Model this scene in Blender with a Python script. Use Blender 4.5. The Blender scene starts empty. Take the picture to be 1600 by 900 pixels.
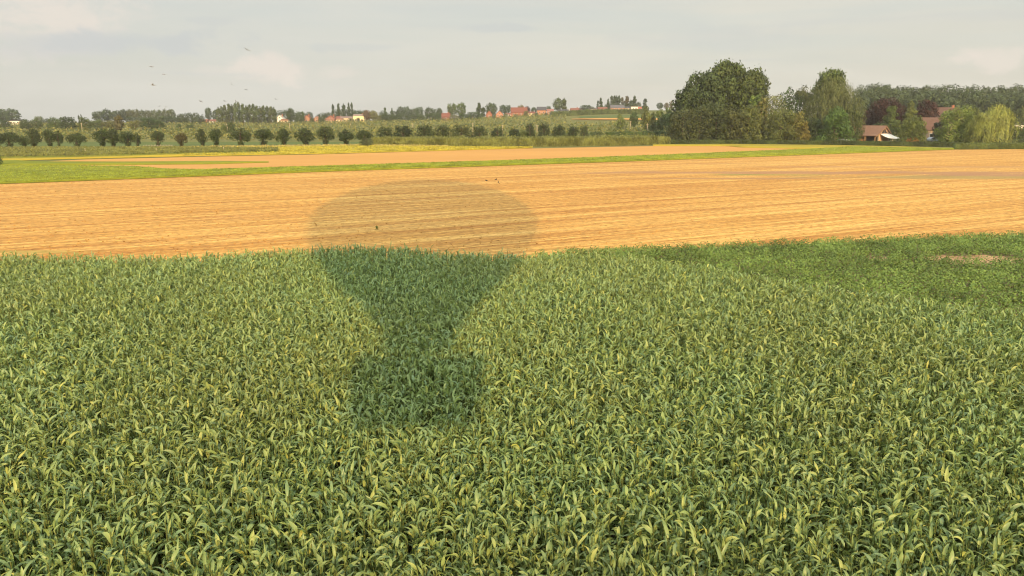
import bpy, math, random
import numpy as np
from mathutils import Vector, Matrix

# ------------------------------------------------------------------ camera, world, sun, exposure
SC = bpy.context.scene
COL = SC.collection
H = 8.5                      # eye height above the flat fields
F = 1143.0                   # focal length in photo pixels (1600 wide)
PITCH = math.radians(13.3)
CP, SP = math.cos(PITCH), math.sin(PITCH)
SUN_EL = math.radians(19.0)
SUN_AZ = math.radians(6.55)  # sun stands behind the viewer, a little to the right
SUN_STRENGTH = 3.15
SKY_STRENGTH = 0.066
EXPOSURE = 0.7

cam_d = bpy.data.cameras.new('camera')
cam_d.sensor_width = 36.0
cam_d.lens = 36.0 * F / 1600.0
cam_d.clip_start = 0.05
cam_d.clip_end = 20000
cam = bpy.data.objects.new('camera', cam_d)
COL.objects.link(cam)
cam.location = (0, 0, H)
cam.rotation_euler = (math.radians(90) - PITCH, 0, 0)
SC.camera = cam

sun_dir = Vector((-math.sin(SUN_AZ) * math.cos(SUN_EL), math.cos(SUN_AZ) * math.cos(SUN_EL), -math.sin(SUN_EL)))
sun_l = bpy.data.lights.new('sun', 'SUN')
sun_l.energy = SUN_STRENGTH
sun_l.angle = math.radians(0.85)
sun_l.color = (1.0, 0.62, 0.27)
sun = bpy.data.objects.new('sun', sun_l)
COL.objects.link(sun)
sun.location = (10, -60, 60)
sun.rotation_euler = sun_dir.to_track_quat('-Z', 'Y').to_euler()

W = bpy.data.worlds.new('World')
SC.world = W
W.use_nodes = True
SC.view_settings.view_transform = 'Standard'
SC.view_settings.look = 'None'
SC.view_settings.gamma = 1
SC.view_settings.exposure = EXPOSURE
SC.view_settings.use_curve_mapping = False
SC.render.engine = 'CYCLES'
SC.cycles.use_denoising = True
SC.cycles.denoiser = 'OPENIMAGEDENOISE'
SC.cycles.denoising_input_passes = 'RGB_ALBEDO_NORMAL'
SC.cycles.denoising_prefilter = 'ACCURATE'
SC.cycles.filter_width = 1.15
SC.cycles.max_bounces = 8
SC.cycles.use_adaptive_sampling = False


class N:
    """small node-tree writer"""
    def __init__(self, tree):
        self.t = tree
        tree.nodes.clear()

    def n(self, kind, **kw):
        nd = self.t.nodes.new(kind)
        for k, v in kw.items():
            setattr(nd, k, v)
        return nd

    def l(self, a, b):
        self.t.links.new(a, b)

    def put(self, sock, v):
        if hasattr(v, 'is_output') or isinstance(v, bpy.types.NodeSocket):
            self.l(v, sock)
        else:
            sock.default_value = v

    def math(self, op, a, b=0.0, c=None, clamp=False):
        m = self.n('ShaderNodeMath', operation=op)
        m.use_clamp = clamp
        self.put(m.inputs[0], a)
        self.put(m.inputs[1], b)
        if c is not None:
            self.put(m.inputs[2], c)
        return m.outputs[0]

    def mix(self, f, a, b, mode='MIX'):
        m = self.n('ShaderNodeMix', data_type='RGBA', blend_type=mode)
        self.put(m.inputs[0], f)
        self.put(m.inputs[6], a if not isinstance(a, tuple) else (*a[:3], 1))
        self.put(m.inputs[7], b if not isinstance(b, tuple) else (*b[:3], 1))
        return m.outputs[2]

    def noise(self, vec, scale, detail=3, rough=0.55, dist=0.0):
        m = self.n('ShaderNodeTexNoise')
        if vec is not None:
            self.l(vec, m.inputs['Vector'])
        m.inputs['Scale'].default_value = scale
        m.inputs['Detail'].default_value = detail
        m.inputs['Roughness'].default_value = rough
        m.inputs['Distortion'].default_value = dist
        return m.outputs['Fac']

    def ramp(self, f, lo, hi):
        m = self.n('ShaderNodeMapRange', interpolation_type='SMOOTHSTEP')
        self.put(m.inputs[0], f)
        m.inputs[1].default_value = lo
        m.inputs[2].default_value = hi
        return m.outputs[0]

    def mapping(self, vec, loc=(0, 0, 0), rot=(0, 0, 0), scale=(1, 1, 1)):
        m = self.n('ShaderNodeMapping')
        self.l(vec, m.inputs[0])
        m.inputs[1].default_value = loc
        m.inputs[2].default_value = rot
        m.inputs[3].default_value = scale
        return m.outputs[0]


def n_rgb(n, v):
    c = n.n('ShaderNodeCombineColor')
    for i in range(3):
        n.l(v, c.inputs[i])
    return c.outputs[0]


def pixdir(px, py):
    """unit direction in the world towards a place in the view"""
    a = (px - 800) / F
    t = (450 - py) / F
    return Vector((a, CP + t * SP, t * CP - SP)).normalized()


def build_world():
    n = N(W.node_tree)
    out = n.n('ShaderNodeOutputWorld')
    bg = n.n('ShaderNodeBackground')
    n.l(bg.outputs[0], out.inputs[0])
    sky = n.n('ShaderNodeTexSky', sky_type='NISHITA')
    sky.sun_disc = False
    sky.sun_elevation = SUN_EL
    sky.sun_rotation = math.radians(180) - SUN_AZ
    sky.altitude = 50
    sky.air_density = 1.0
    sky.dust_density = 2.5
    sky.ozone_density = 1.0
    tc = n.n('ShaderNodeTexCoord')
    d = tc.outputs['Generated']
    sep = n.n('ShaderNodeSeparateXYZ')
    n.l(d, sep.inputs[0])
    z = sep.outputs[2]
    # thin high overcast: a veil brighter than the blue behind it, streaked along the horizon
    veil = n.noise(n.mapping(d, scale=(1.3, 1.3, 9.0)), 2.1, 5, 0.55, 0.4)
    veil2 = n.noise(n.mapping(d, loc=(4, 1, 2), scale=(1.0, 1.0, 16.0)), 3.2, 4, 0.55, 0.2)
    cover = n.math('ADD', n.math('MULTIPLY', n.ramp(veil, 0.30, 0.70), 0.16), 0.78, clamp=True)
    veil_col = n.mix(n.ramp(veil2, 0.36, 0.62), (6.75, 6.75, 6.05), (7.15, 6.9, 6.0))
    low = n.ramp(z, 0.16, 0.0)
    veil_col = n.mix(n.math('MULTIPLY', low, 0.6), veil_col, (7.35, 7.05, 6.15))
    # towards the west of the view the veil is greyer
    west = n.ramp(sep.outputs[0], 0.25, -0.55)
    veil_col = n.mix(n.math('MULTIPLY', west, 0.75), veil_col, (6.45, 6.5, 6.05))
    c = n.mix(cover, sky.outputs[0], veil_col)
    # slate grey streaks and a few soft cumulus heads low over the horizon
    streak = n.ramp(n.noise(n.mapping(d, loc=(1.7, 0.3, 5.2), scale=(0.9, 0.9, 13.0)), 2.6, 5, 0.6, 0.3), 0.52, 0.68)
    band = n.math('MULTIPLY', n.ramp(z, 0.015, 0.05), n.ramp(z, 0.22, 0.10))
    c = n.mix(n.math('MULTIPLY', n.math('MULTIPLY', streak, band), 0.40), c, (5.7, 5.85, 5.75))
    puff = n.noise(n.mapping(d, scale=(1, 1, 1.8)), 17.0, 6, 0.6, 0.2)
    for (px, py, rx, rz, k, a) in ((85, 22, 0.13, 0.055, 0.7, 0.0), (412, 103, 0.055, 0.028, 0.75, 0.0),
                                   (530, 114, 0.030, 0.010, 0.35, 0.0), (1498, 91, 0.022, 0.011, 0.6, 0.0),
                                   (1562, 94, 0.034, 0.015, 0.6, 0.0), (330, 108, 0.04, 0.01, 0.22, 0.0), (230, 66, 0.17, 0.02, 0.75, 1), (90, 70, 0.10, 0.02, 0.45, 1), (780, 43, 0.12, 0.008, 0.5, 1), (560, 74, 0.10, 0.007, 0.35, 1), (320, 32, 0.05, 0.007, 0.35, 1), (1120, 60, 0.2, 0.02, 0.25, 1)):
        v = pixdir(px, py)
        mp = n.mapping(d, loc=(-v.x / rx, -v.y / rx, -v.z / rz), scale=(1 / rx, 1 / rx, 1 / rz))
        ln = n.n('ShaderNodeVectorMath', operation='LENGTH')
        n.l(mp, ln.inputs[0])
        m = n.math('SUBTRACT', 1.0, ln.outputs['Value'])
        m = n.math('ADD', m, n.math('MULTIPLY', n.math('SUBTRACT', puff, 0.5), 2.6))
        m = n.math('MULTIPLY', n.ramp(m, 0.1, 0.75), k)
        c = n.mix(m, c, (5.5, 5.75, 5.75) if a else (7.95, 7.15, 6.35))
    # a bright veil overhead and round the hazy sun
    dot = n.n('ShaderNodeVectorMath', operation='DOT_PRODUCT')
    n.l(d, dot.inputs[0])
    dot.inputs[1].default_value = (-sun_dir.x, -sun_dir.y, -sun_dir.z)
    up = n.math('MULTIPLY', n.ramp(z, 0.20, 0.80), 1.5)
    aur = n.math('MULTIPLY', n.math('POWER', n.math('MAXIMUM', dot.outputs['Value'], 0.0), 4.0), 1.9)
    gain = n.math('ADD', n.math('ADD', up, aur), 1.0)
    c = n.mix(1.0, c, n_rgb(n, gain), 'MULTIPLY')
    n.l(c, bg.inputs[0])
    bg.inputs[1].default_value = SKY_STRENGTH


build_world()

# ------------------------------------------------------------------ geometry of the place
RIDGE_PX = [-300, 0, 200, 350, 450, 560, 700, 780, 850, 900, 950, 1040, 1150, 1350, 1600, 1900]
RIDGE_PY = [193, 193, 191, 191, 191, 189, 186, 182, 178, 175, 172.5, 172.5, 178, 185, 187, 187]
D0, D1 = 240.0, 650.0


def terrain_z(x, y):
    yy = max(y, D0)
    u = x / yy
    py = np.interp(800 + u * F / CP, RIDGE_PX, RIDGE_PY)
    zr = H + D1 * ((450 - F * math.tan(PITCH)) - py) / (F / CP)
    if y <= D0:
        return 0.0
    if y <= D1:
        s = (y - D0) / (D1 - D0)
        return zr * s * (0.7 + 0.3 * s)
    return zr - (y - D1) * 0.012


def loc(px, py, Y):
    """the world point at forward distance Y seen at photo pixel (px, py)"""
    t = (450 - py) / F
    q = Y * (t * CP - SP) / (CP + t * SP)
    depth = Y * CP - q * SP
    return Vector(((px - 800) / F * depth, Y, H + q))


def gnd(px, py, z=0.0):
    t = (450 - py) / F
    Y = (z - H) * (CP + t * SP) / (t * CP - SP)
    return loc(px, py, Y)


def spot(px, Y):
    """point on the terrain at forward distance Y below photo column px"""
    x = 0.0
    z = 0.0
    for _ in range(4):
        depth = Y * CP + (H - z) * SP
        x = (px - 800) / F * depth
        z = terrain_z(x, Y)
    return Vector((x, Y, z))


def hit(px, py):
    d = pixdir(px, py)
    Y = 40.0
    while Y < 900:
        k = Y / d.y
        x, z = d.x * k, H + d.z * k
        if z <= terrain_z(x, Y):
            return Vector((x, Y, terrain_z(x, Y)))
        Y += 1.0
    return spot(px, 640)


RNG = np.random.default_rng(7)
random.seed(11)


# ------------------------------------------------------------------ object helpers
def tag(o, label=None, cat=None, group=None, kind=None):
    if label: o['label'] = label
    if cat: o['category'] = cat
    if group: o['group'] = group
    if kind: o['kind'] = kind
    return o


def link(name, mesh, mat=None, parent=None, color=None):
    o = bpy.data.objects.new(name, mesh)
    COL.objects.link(o)
    if mat is not None and len(mesh.materials) == 0:
        mesh.materials.append(mat)
    if parent is not None:
        o.parent = parent
    if color is not None:
        o.color = (*color, 1)
    return o


def empty(name, p, label, cat, group=None, rz=0.0):
    o = bpy.data.objects.new(name, None)
    COL.objects.link(o)
    o.empty_display_size = 0.3
    o.location = p
    o.rotation_euler = (0, 0, rz)
    return tag(o, label, cat, group)


def np_mesh(name, V, Q, face_attr=None, pt_attr=None, smooth=False):
    V = np.asarray(V, np.float32).reshape(-1, 3)
    Q = np.asarray(Q, np.int32)
    k = Q.shape[1]
    me = bpy.data.meshes.new(name)
    me.vertices.add(len(V))
    me.vertices.foreach_set('co', V.ravel())
    me.loops.add(Q.size)
    me.loops.foreach_set('vertex_index', Q.ravel())
    me.polygons.add(len(Q))
    me.polygons.foreach_set('loop_start', np.arange(0, Q.size, k, dtype=np.int32))
    if smooth:
        me.polygons.foreach_set('use_smooth', np.ones(len(Q), bool))
    me.update(calc_edges=True)
    for nm, arr in (face_attr or {}).items():
        a = me.attributes.new(nm, 'FLOAT', 'FACE')
        a.data.foreach_set('value', np.asarray(arr, np.float32))
    for nm, arr in (pt_attr or {}).items():
        a = me.attributes.new(nm, 'FLOAT', 'POINT')
        a.data.foreach_set('value', np.asarray(arr, np.float32))
    return me


class MB:
    """collects boxes, prisms, tubes and lathes for one mesh"""
    def __init__(self):
        self.v, self.f = [], []

    def add(self, vs, fs):
        b = len(self.v)
        self.v += [tuple(p) for p in vs]
        self.f += [tuple(i + b for i in f) for f in fs]
        return self

    def box(self, x0, x1, y0, y1, z0, z1):
        vs = [(x, y, z) for z in (z0, z1) for y in (y0, y1) for x in (x0, x1)]
        return self.add(vs, [(0, 2, 3, 1), (4, 5, 7, 6), (0, 1, 5, 4), (2, 6, 7, 3), (0, 4, 6, 2), (1, 3, 7, 5)])

    def tube(self, p, q, r0, r1=None, n=8, cap=True):
        p, q = Vector(p), Vector(q)
        r1 = r0 if r1 is None else r1
        d = (q - p).normalized()
        a = d.orthogonal().normalized()
        b = d.cross(a)
        vs = []
        for c, r in ((p, r0), (q, r1)):
            for i in range(n):
                t = 2 * math.pi * i / n
                vs.append(c + a * math.cos(t) * r + b * math.sin(t) * r)
        fs = [(i, (i + 1) % n, n + (i + 1) % n, n + i) for i in range(n)]
        if cap:
            fs += [tuple(reversed(range(n))), tuple(range(n, 2 * n))]
        return self.add(vs, fs)

    def path(self, pts, radii, n=8):
        for i in range(len(pts) - 1):
            self.tube(pts[i], pts[i + 1], radii[i], radii[i + 1], n, cap=True)
        return self

    def prism(self, poly, y0, y1):
        """polygon in xz swept along y"""
        n = len(poly)
        vs = [(x, y0, z) for x, z in poly] + [(x, y1, z) for x, z in poly]
        fs = [tuple(range(n)), tuple(reversed(range(n, 2 * n)))]
        fs += [(i, n + i, n + (i + 1) % n, (i + 1) % n) for i in range(n)]
        return self.add(vs, fs)

    def slab(self, a, b, c, d, t):
        """thick sheet through four points, thickness t along its normal"""
        a, b, c, d = map(Vector, (a, b, c, d))
        nn = (b - a).cross(d - a).normalized() * t
        vs = [a, b, c, d, a + nn, b + nn, c + nn, d + nn]
        return self.add(vs, [(3, 2, 1, 0), (4, 5, 6, 7), (0, 1, 5, 4), (1, 2, 6, 5), (2, 3, 7, 6), (3, 0, 4, 7)])

    def mesh(self, name, smooth=False):
        me = bpy.data.meshes.new(name)
        me.from_pydata(self.v, [], self.f)
        if smooth:
            me.polygons.foreach_set('use_smooth', [True] * len(me.polygons))
        me.update()
        return me

    def build(self, name, mat, parent=None, color=None, smooth=False):
        return link(name, self.mesh(name, smooth), mat, parent, color)


# ------------------------------------------------------------------ materials
def mat(name):
    m = bpy.data.materials.new(name)
    m.use_nodes = True
    n = N(m.node_tree)
    out = n.n('ShaderNodeOutputMaterial')
    return m, n, out


def principled(n, out, col, rough=0.8, spec=0.3, bump=None, bump_d=0.02, translucent=0.0, tcol=None):
    p = n.n('ShaderNodeBsdfPrincipled')
    n.put(p.inputs['Base Color'], col if not isinstance(col, tuple) else (*col[:3], 1))
    n.put(p.inputs['Roughness'], rough)
    p.inputs['Specular IOR Level'].default_value = spec
    if bump is not None:
        b = n.n('ShaderNodeBump')
        b.inputs['Distance'].default_value = bump_d
        b.inputs['Strength'].default_value = 1.0
        n.l(bump, b.inputs['Height'])
        n.l(b.outputs[0], p.inputs['Normal'])
    if translucent > 0:
        t = n.n('ShaderNodeBsdfTranslucent')
        n.put(t.inputs[0], tcol if tcol is not None else col)
        mx = n.n('ShaderNodeMixShader')
        mx.inputs[0].default_value = translucent
        n.l(p.outputs[0], mx.inputs[1])
        n.l(t.outputs[0], mx.inputs[2])
        n.l(mx.outputs[0], out.inputs[0])
    else:
        n.l(p.outputs[0], out.inputs[0])
    return p


def pos(n):
    return n.n('ShaderNodeNewGeometry').outputs['Position']


def attr(n, name):
    a = n.n('ShaderNodeAttribute', attribute_type='GEOMETRY', attribute_name=name)
    return a.outputs['Fac']


def m_plain(name, col, rough=0.7, spec=0.3, noise=0.12, scale=3.0):
    m, n, out = mat(name)
    f = n.noise(pos(n), scale, 4)
    d = tuple(c * (1 - noise * 2) for c in col)
    principled(n, out, n.mix(n.ramp(f, 0.3, 0.7), d, col), rough, spec)
    return m


def m_painted(name, noise=0.25, scale=1.5, rough=0.8, lines=0.0):
    """takes its colour from the object (walls, roofs)"""
    m, n, out = mat(name)
    oi = n.n('ShaderNodeObjectInfo')
    p = pos(n)
    f = n.ramp(n.noise(p, scale, 5), 0.25, 0.75)
    f2 = n.ramp(n.noise(p, scale * 9, 3), 0.3, 0.7)
    k = n.math('ADD', 1 - noise, n.math('MULTIPLY', n.math('ADD', f, f2), noise * 0.75))
    col = n.mix(1.0, oi.outputs['Color'], n_rgb(n, k), 'MULTIPLY')
    bump = None
    if lines:
        w = n.n('ShaderNodeTexWave', wave_type='BANDS', bands_direction='Z')
        n.l(p, w.inputs[0])
        w.inputs['Scale'].default_value = lines
        w.inputs['Distortion'].default_value = 0.6
        bump = w.outputs['Fac']
    principled(n, out, col, rough, 0.25, bump, 0.03)
    return m


def m_foliage(name, transl=0.14, rough=0.6, hue=1.0):
    """leaves: object colour, varied leaf by leaf and clump by clump"""
    m, n, out = mat(name)
    oi = n.n('ShaderNodeObjectInfo')
    t = attr(n, 'tint')
    tc = n.n('ShaderNodeTexCoord')
    cl = n.ramp(n.noise(tc.outputs['Object'], 0.36, 4, 0.6), 0.34, 0.66)
    k = n.math('ADD', n.math('MULTIPLY', t, 0.5), n.math('MULTIPLY', cl, 0.62))
    k = n.math('ADD', k, 0.42)
    col = n.mix(1.0, n.mix(1.0, oi.outputs['Color'], (0.92, 1.12, 1.0), 'MULTIPLY'), n_rgb(n, k), 'MULTIPLY')
    warm = n.mix(1.0, col, (1.3, 1.12, 0.6), 'MULTIPLY')
    col = n.mix(n.math('MULTIPLY', n.ramp(t, 0.45, 1.0), 0.35 * hue), col, warm)
    principled(n, out, col, rough, 0.25, translucent=transl)
    return m


MAT = {}
MAT['foliage'] = m_foliage('foliage')
MAT['bark'] = m_plain('bark', (0.11, 0.085, 0.06), 0.9, 0.1, 0.3, 6)
MAT['wall'] = m_painted('wall_finish', 0.18, 1.2)
MAT['roof'] = m_painted('roof_tiles', 0.28, 1.6, 0.8, 9.0)
MAT['glass'] = m_plain('window_glass', (0.035, 0.04, 0.05), 0.15, 0.6, 0.1)
MAT['timber'] = m_plain('timber', (0.36, 0.22, 0.11), 0.75, 0.2, 0.25, 8)
MAT['pale_wood'] = m_plain('pale_wood', (0.46, 0.40, 0.29), 0.85, 0.15, 0.2, 4)
MAT['white_cloth'] = m_plain('white_cloth', (0.78, 0.78, 0.72), 0.8, 0.2, 0.05)
MAT['metal'] = m_plain('metal', (0.3, 0.31, 0.33), 0.4, 0.5, 0.1)
MAT['wicker'] = m_plain('wicker', (0.22, 0.13, 0.06), 0.8, 0.2, 0.35, 18)
MAT['fabric'] = m_plain('balloon_fabric', (0.55, 0.12, 0.06), 0.7, 0.3, 0.1, 0.6)
MAT['fabric_dark'] = m_plain('scoop_fabric', (0.09, 0.09, 0.10), 0.8, 0.2, 0.1, 1)
MAT['feather_dark'] = m_plain('dark_feathers', (0.05, 0.045, 0.04), 0.7, 0.2, 0.2, 20)
MAT['feather_grey'] = m_plain('grey_feathers', (0.30, 0.31, 0.33), 0.7, 0.2, 0.2, 20)
MAT['car_paint'] = m_plain('car_paint', (0.32, 0.37, 0.42), 0.3, 0.5, 0.04)
MAT['rubber'] = m_plain('rubber', (0.03, 0.03, 0.03), 0.8, 0.2, 0.1)


def m_soil():
    m, n, out = mat('soil_and_grass')
    p = pos(n)
    f = n.noise(p, 0.012, 5)
    f2 = n.noise(p, 0.6, 5, 0.65)
    c = n.mix(n.ramp(f, 0.35, 0.65), (0.085, 0.11, 0.032), (0.15, 0.155, 0.05))
    c = n.mix(n.math('MULTIPLY', n.ramp(f2, 0.35, 0.7), 0.5), c, (0.20, 0.18, 0.075))
    principled(n, out, c, 0.95, 0.1, f2, 0.2)
    return m


def m_dirt():
    m, n, out = mat('bare_soil')
    p = pos(n)
    f = n.noise(p, 1.3, 6, 0.65)
    c = n.mix(n.ramp(f, 0.3, 0.7), (0.10, 0.075, 0.045), (0.21, 0.155, 0.095))
    principled(n, out, c, 0.95, 0.1, f, 0.08)
    return m


def m_crop(name, a, b, c3, s1=0.03, s2=1.4, bump=0.25, stretch=0.0, ang=0.0):
    m, n, out = mat(name)
    p = pos(n)
    if stretch:
        q = n.mapping(p, rot=(0, 0, -ang), scale=(stretch, 1, 1))
    else:
        q = p
    f = n.noise(q, s1, 5, 0.6)
    f2 = n.noise(q, s2, 5, 0.7)
    c = n.mix(n.ramp(f, 0.34, 0.66), a, b)
    c = n.mix(n.math('MULTIPLY', n.ramp(f2, 0.35, 0.7), 0.6), c, c3)
    principled(n, out, c, 0.9, 0.12, f2, bump)
    return m


# ------------------------------------------------------------------ the setting: ground
def build_terrain():
    xs = np.concatenate([np.linspace(-1300, -500, 12)[:-1], np.linspace(-500, 500, 101), np.linspace(500, 1300, 12)[1:]])
    ys = np.concatenate([[-400, -200, -50, 0, 60, 120, 180, 230], np.linspace(240, 650, 42), np.linspace(700, 1400, 12)])
    V = [(x, y, terrain_z(x, y)) for y in ys for x in xs]
    nx = len(xs)
    Q = [(j * nx + i, j * nx + i + 1, (j + 1) * nx + i + 1, (j + 1) * nx + i) for j in range(len(ys) - 1) for i in range(nx - 1)]
    me = np_mesh('ground', V, Q, smooth=True)
    tag(link('ground', me, m_soil()), kind='structure')


build_terrain()

a_, b_ = gnd(500, 269), gnd(1000, 252)
ROW_ANG = math.atan2(b_.y - a_.y, b_.x - a_.x)      # direction of the drilled rows


def sheet(name, lower, upper, z, m, n=60, x0=None, x1=None, thick=0.0):
    """flat field between two lines given by photo pixels; thick raises it as a standing crop"""
    lx, ly = zip(*lower)
    ux, uy = zip(*upper)
    a, b = (min(lx) if x0 is None else x0), (max(lx) if x1 is None else x1)
    V, Q = [], []
    for i in range(n + 1):
        px = a + (b - a) * i / n
        lo, up = np.interp(px, lx, ly), np.interp(px, ux, uy)
        up = min(up, lo - 0.05)
        p, q = gnd(px, lo, 0), gnd(px, up, 0)
        for s in (0, 0.5, 1):
            r = p.lerp(q, s)
            V.append((r.x, r.y, z + thick))
    for i in range(n):
        for s in (0, 1):
            Q.append((i * 3 + s, (i + 1) * 3 + s, (i + 1) * 3 + s + 1, i * 3 + s + 1))
    if thick:
        b0 = len(V)
        for i in range(n + 1):
            x, y, _ = V[i * 3]
            V.append((x, y - 0.02, z))
        for i in range(n):
            Q.append((b0 + i, b0 + i + 1, (i + 1) * 3, i * 3))
    me = np_mesh(name, V, Q)
    return tag(link(name, me, m), kind='structure')


def stubble_colour(n):
    p = pos(n)
    r = n.mapping(p, rot=(0, 0, -ROW_ANG))
    wob = n.noise(n.mapping(r, scale=(0.02, 0.05, 1)), 1.0, 2)
    sep = n.n('ShaderNodeSeparateXYZ')
    n.l(r, sep.inputs[0])
    cmb = n.n('ShaderNodeCombineXYZ')
    n.l(sep.outputs[0], cmb.inputs[0])
    n.l(n.math('ADD', sep.outputs[1], n.math('MULTIPLY', wob, 0.8)), cmb.inputs[1])
    r2 = cmb.outputs[0]
    long1 = n.noise(n.mapping(r2, scale=(0.004, 0.16, 1)), 1.0, 2, 0.6)
    long2 = n.noise(n.mapping(r2, scale=(0.006, 0.45, 1)), 1.0, 2, 0.7)
    long3 = n.noise(n.mapping(r2, scale=(0.016, 1.1, 1)), 1.0, 2, 0.7)
    patch = n.noise(n.mapping(r, scale=(0.03, 0.12, 1)), 1.0, 5, 0.6, 0.5)
    grit = n.noise(n.mapping(r, scale=(1.1, 2.2, 1)), 1.6, 4, 0.75)
    c = n.mix(n.ramp(long1, 0.36, 0.66), (0.425, 0.226, 0.054), (0.50, 0.288, 0.075))
    c = n.mix(n.math('MULTIPLY', n.ramp(long2, 0.52, 0.64), 0.62), c, (0.575, 0.365, 0.112))
    c = n.mix(n.math('MULTIPLY', n.ramp(long2, 0.47, 0.36), 0.8), c, (0.345, 0.162, 0.038))
    c = n.mix(n.math('MULTIPLY', n.ramp(long3, 0.46, 0.36), 0.65), c, (0.33, 0.160, 0.040))
    c = n.mix(n.math('MULTIPLY', n.ramp(long3, 0.55, 0.66), 0.6), c, (0.61, 0.405, 0.13))
    c = n.mix(n.math('MULTIPLY', n.ramp(patch, 0.58, 0.78), 0.35), c, (0.442, 0.254, 0.106))
    rows = n.noise(n.mapping(r2, scale=(0.07, 3.4, 1)), 1.0, 2, 0.6)
    c = n.mix(n.math('MULTIPLY', n.ramp(rows, 0.50, 0.36), 0.55), c, (0.30, 0.145, 0.036))
    c = n.mix(n.math('MULTIPLY', n.ramp(rows, 0.52, 0.66), 0.45), c, (0.64, 0.43, 0.14))
    fine = n.noise(n.mapping(r, scale=(1.6, 2.6, 3.0)), 1.0, 3, 0.75)
    c = n.mix(1.0, c, n_rgb(n, n.math('ADD', 0.68, n.math('MULTIPLY', n.ramp(fine, 0.32, 0.68), 0.58))), 'MULTIPLY')
    return p, r, c, patch, grit, long3


def m_stubble():
    m, n, out = mat('stubble')
    p, r, c, patch, grit, long2 = stubble_colour(n)
    c = n.mix(n.math('MULTIPLY', n.ramp(grit, 0.60, 0.76), 0.22), c, (0.269, 0.148, 0.057))
    # brown bare stripes and regrown green patches
    for (px, py, rx, ry, col, k) in ((1290, 270, 60, 5.0, (0.30, 0.17, 0.09), 0.85), (1130, 279, 26, 2.2, (0.30, 0.17, 0.075), 0.8),
                                     (1430, 261, 50, 3.5, (0.33, 0.19, 0.09), 0.6), (1185, 273.5, 14, 2.2, (0.20, 0.20, 0.05), 0.85),
                                     (1530, 277, 36, 4.5, (0.24, 0.20, 0.075), 0.7), (1590, 274, 16, 3.0, (0.30, 0.17, 0.09), 0.8),
                                     (1200, 256, 40, 1.0, (0.32, 0.18, 0.08), 0.6), (940, 391, 6.5, 1.2, (0.20, 0.20, 0.05), 0.9),
                                     (35, 394, 6, 0.9, (0.30, 0.24, 0.06), 0.7)):
        g = gnd(px, py)
        q = n.mapping(n.mapping(p, loc=(-g.x, -g.y, 0)), rot=(0, 0, -ROW_ANG), scale=(1 / rx, 1 / ry, 1))
        ln = n.n('ShaderNodeVectorMath', operation='LENGTH')
        n.l(q, ln.inputs[0])
        v = n.math('SUBTRACT', 1.0, ln.outputs['Value'])
        v = n.math('ADD', v, n.math('MULTIPLY', n.math('SUBTRACT', patch, 0.5), 1.6))
        v = n.math('ADD', v, n.math('MULTIPLY', n.math('SUBTRACT', grit, 0.5), 0.9))
        c = n.mix(n.math('MULTIPLY', n.ramp(v, 0.15, 0.7), k), c, col)
    principled(n, out, c, 0.85, 0.15, n.math('ADD', grit, long2), 0.03)
    return m


MAT['stubble'] = m_stubble()
MAT['dirt'] = m_dirt()
MAT['stubble_pink'] = m_crop('pale_stubble', (0.45, 0.25, 0.075), (0.51, 0.29, 0.088), (0.40, 0.21, 0.06), 0.05, 1.2, 0.1, 0.12, ROW_ANG)
MAT['beet'] = m_crop('young_grass', (0.15, 0.185, 0.02), (0.24, 0.255, 0.025), (0.11, 0.14, 0.016), 0.035, 1.6, 0.25, 0.4, ROW_ANG)
MAT['yellow'] = m_crop('yellowing_crop', (0.30, 0.255, 0.032), (0.37, 0.30, 0.042), (0.22, 0.205, 0.028), 0.04, 1.6, 0.2, 0.3, ROW_ANG)
MAT['darkcrop'] = m_crop('green_crop', (0.12, 0.15, 0.032), (0.17, 0.185, 0.045), (0.075, 0.105, 0.024), 0.1, 1.2, 0.3)
MAT['pasture'] = m_crop('pasture', (0.085, 0.12, 0.034), (0.105, 0.145, 0.038), (0.065, 0.09, 0.026), 0.05, 1.0, 0.2)

STUB_TOP = [(-700, 315), (-300, 301), (0, 288), (500, 269), (1000, 252), (1250, 243), (1490, 234), (1600, 233), (2200, 231)]
STUB_BOT = [(-700, 480), (2200, 480)]
sheet('stubble_field', STUB_BOT, STUB_TOP, 0.02, MAT['stubble'], 90)
A_LOW = [(-700, 314.6), (-300, 300.6), (0, 287.6), (500, 268.7), (1000, 251.7), (1250, 242.6), (1490, 233.8)]
A_UP = [(-700, 268), (0, 260), (210, 261.5), (260, 266), (310, 267), (500, 261.5), (800, 252), (1020, 244), (1150, 238.5), (1270, 233.5), (1330, 230), (1490, 233)]
sheet('grass_strip', A_LOW, A_UP, 0.04, MAT['beet'], 90, thick=0.22)
T2_LOW = [(60, 254), (120, 258), (215, 262), (260, 266.2), (310, 267.2), (500, 261.8), (800, 252.3), (1020, 244.3), (1150, 238.8), (1268, 233.8)]
T2_UP = [(60, 253), (130, 249.5), (300, 245.5), (500, 241.5), (790, 233), (1030, 228), (1140, 228.6), (1160, 230.5), (1268, 233)]
sheet('pale_stubble_field', T2_LOW, T2_UP, 0.03, MAT['stubble_pink'], 80)
sheet('grass_wedge', [(-400, 263), (0, 259), (60, 258.2), (200, 258.0), (330, 257), (420, 254.4)],
      [(-400, 250), (0, 250), (60, 253.5), (200, 253.8), (330, 252.8), (420, 253.6)], 0.06, MAT['beet'], 50, thick=0.12)
sheet('green_crop_field', [(-400, 250), (0, 248.5), (120, 246.5), (300, 242), (434, 239)],
      [(-400, 233), (0, 233.5), (120, 233.5), (230, 233.5), (300, 233.5), (434, 235.6)], 0.08, MAT['darkcrop'], 50, thick=0.45)
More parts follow.
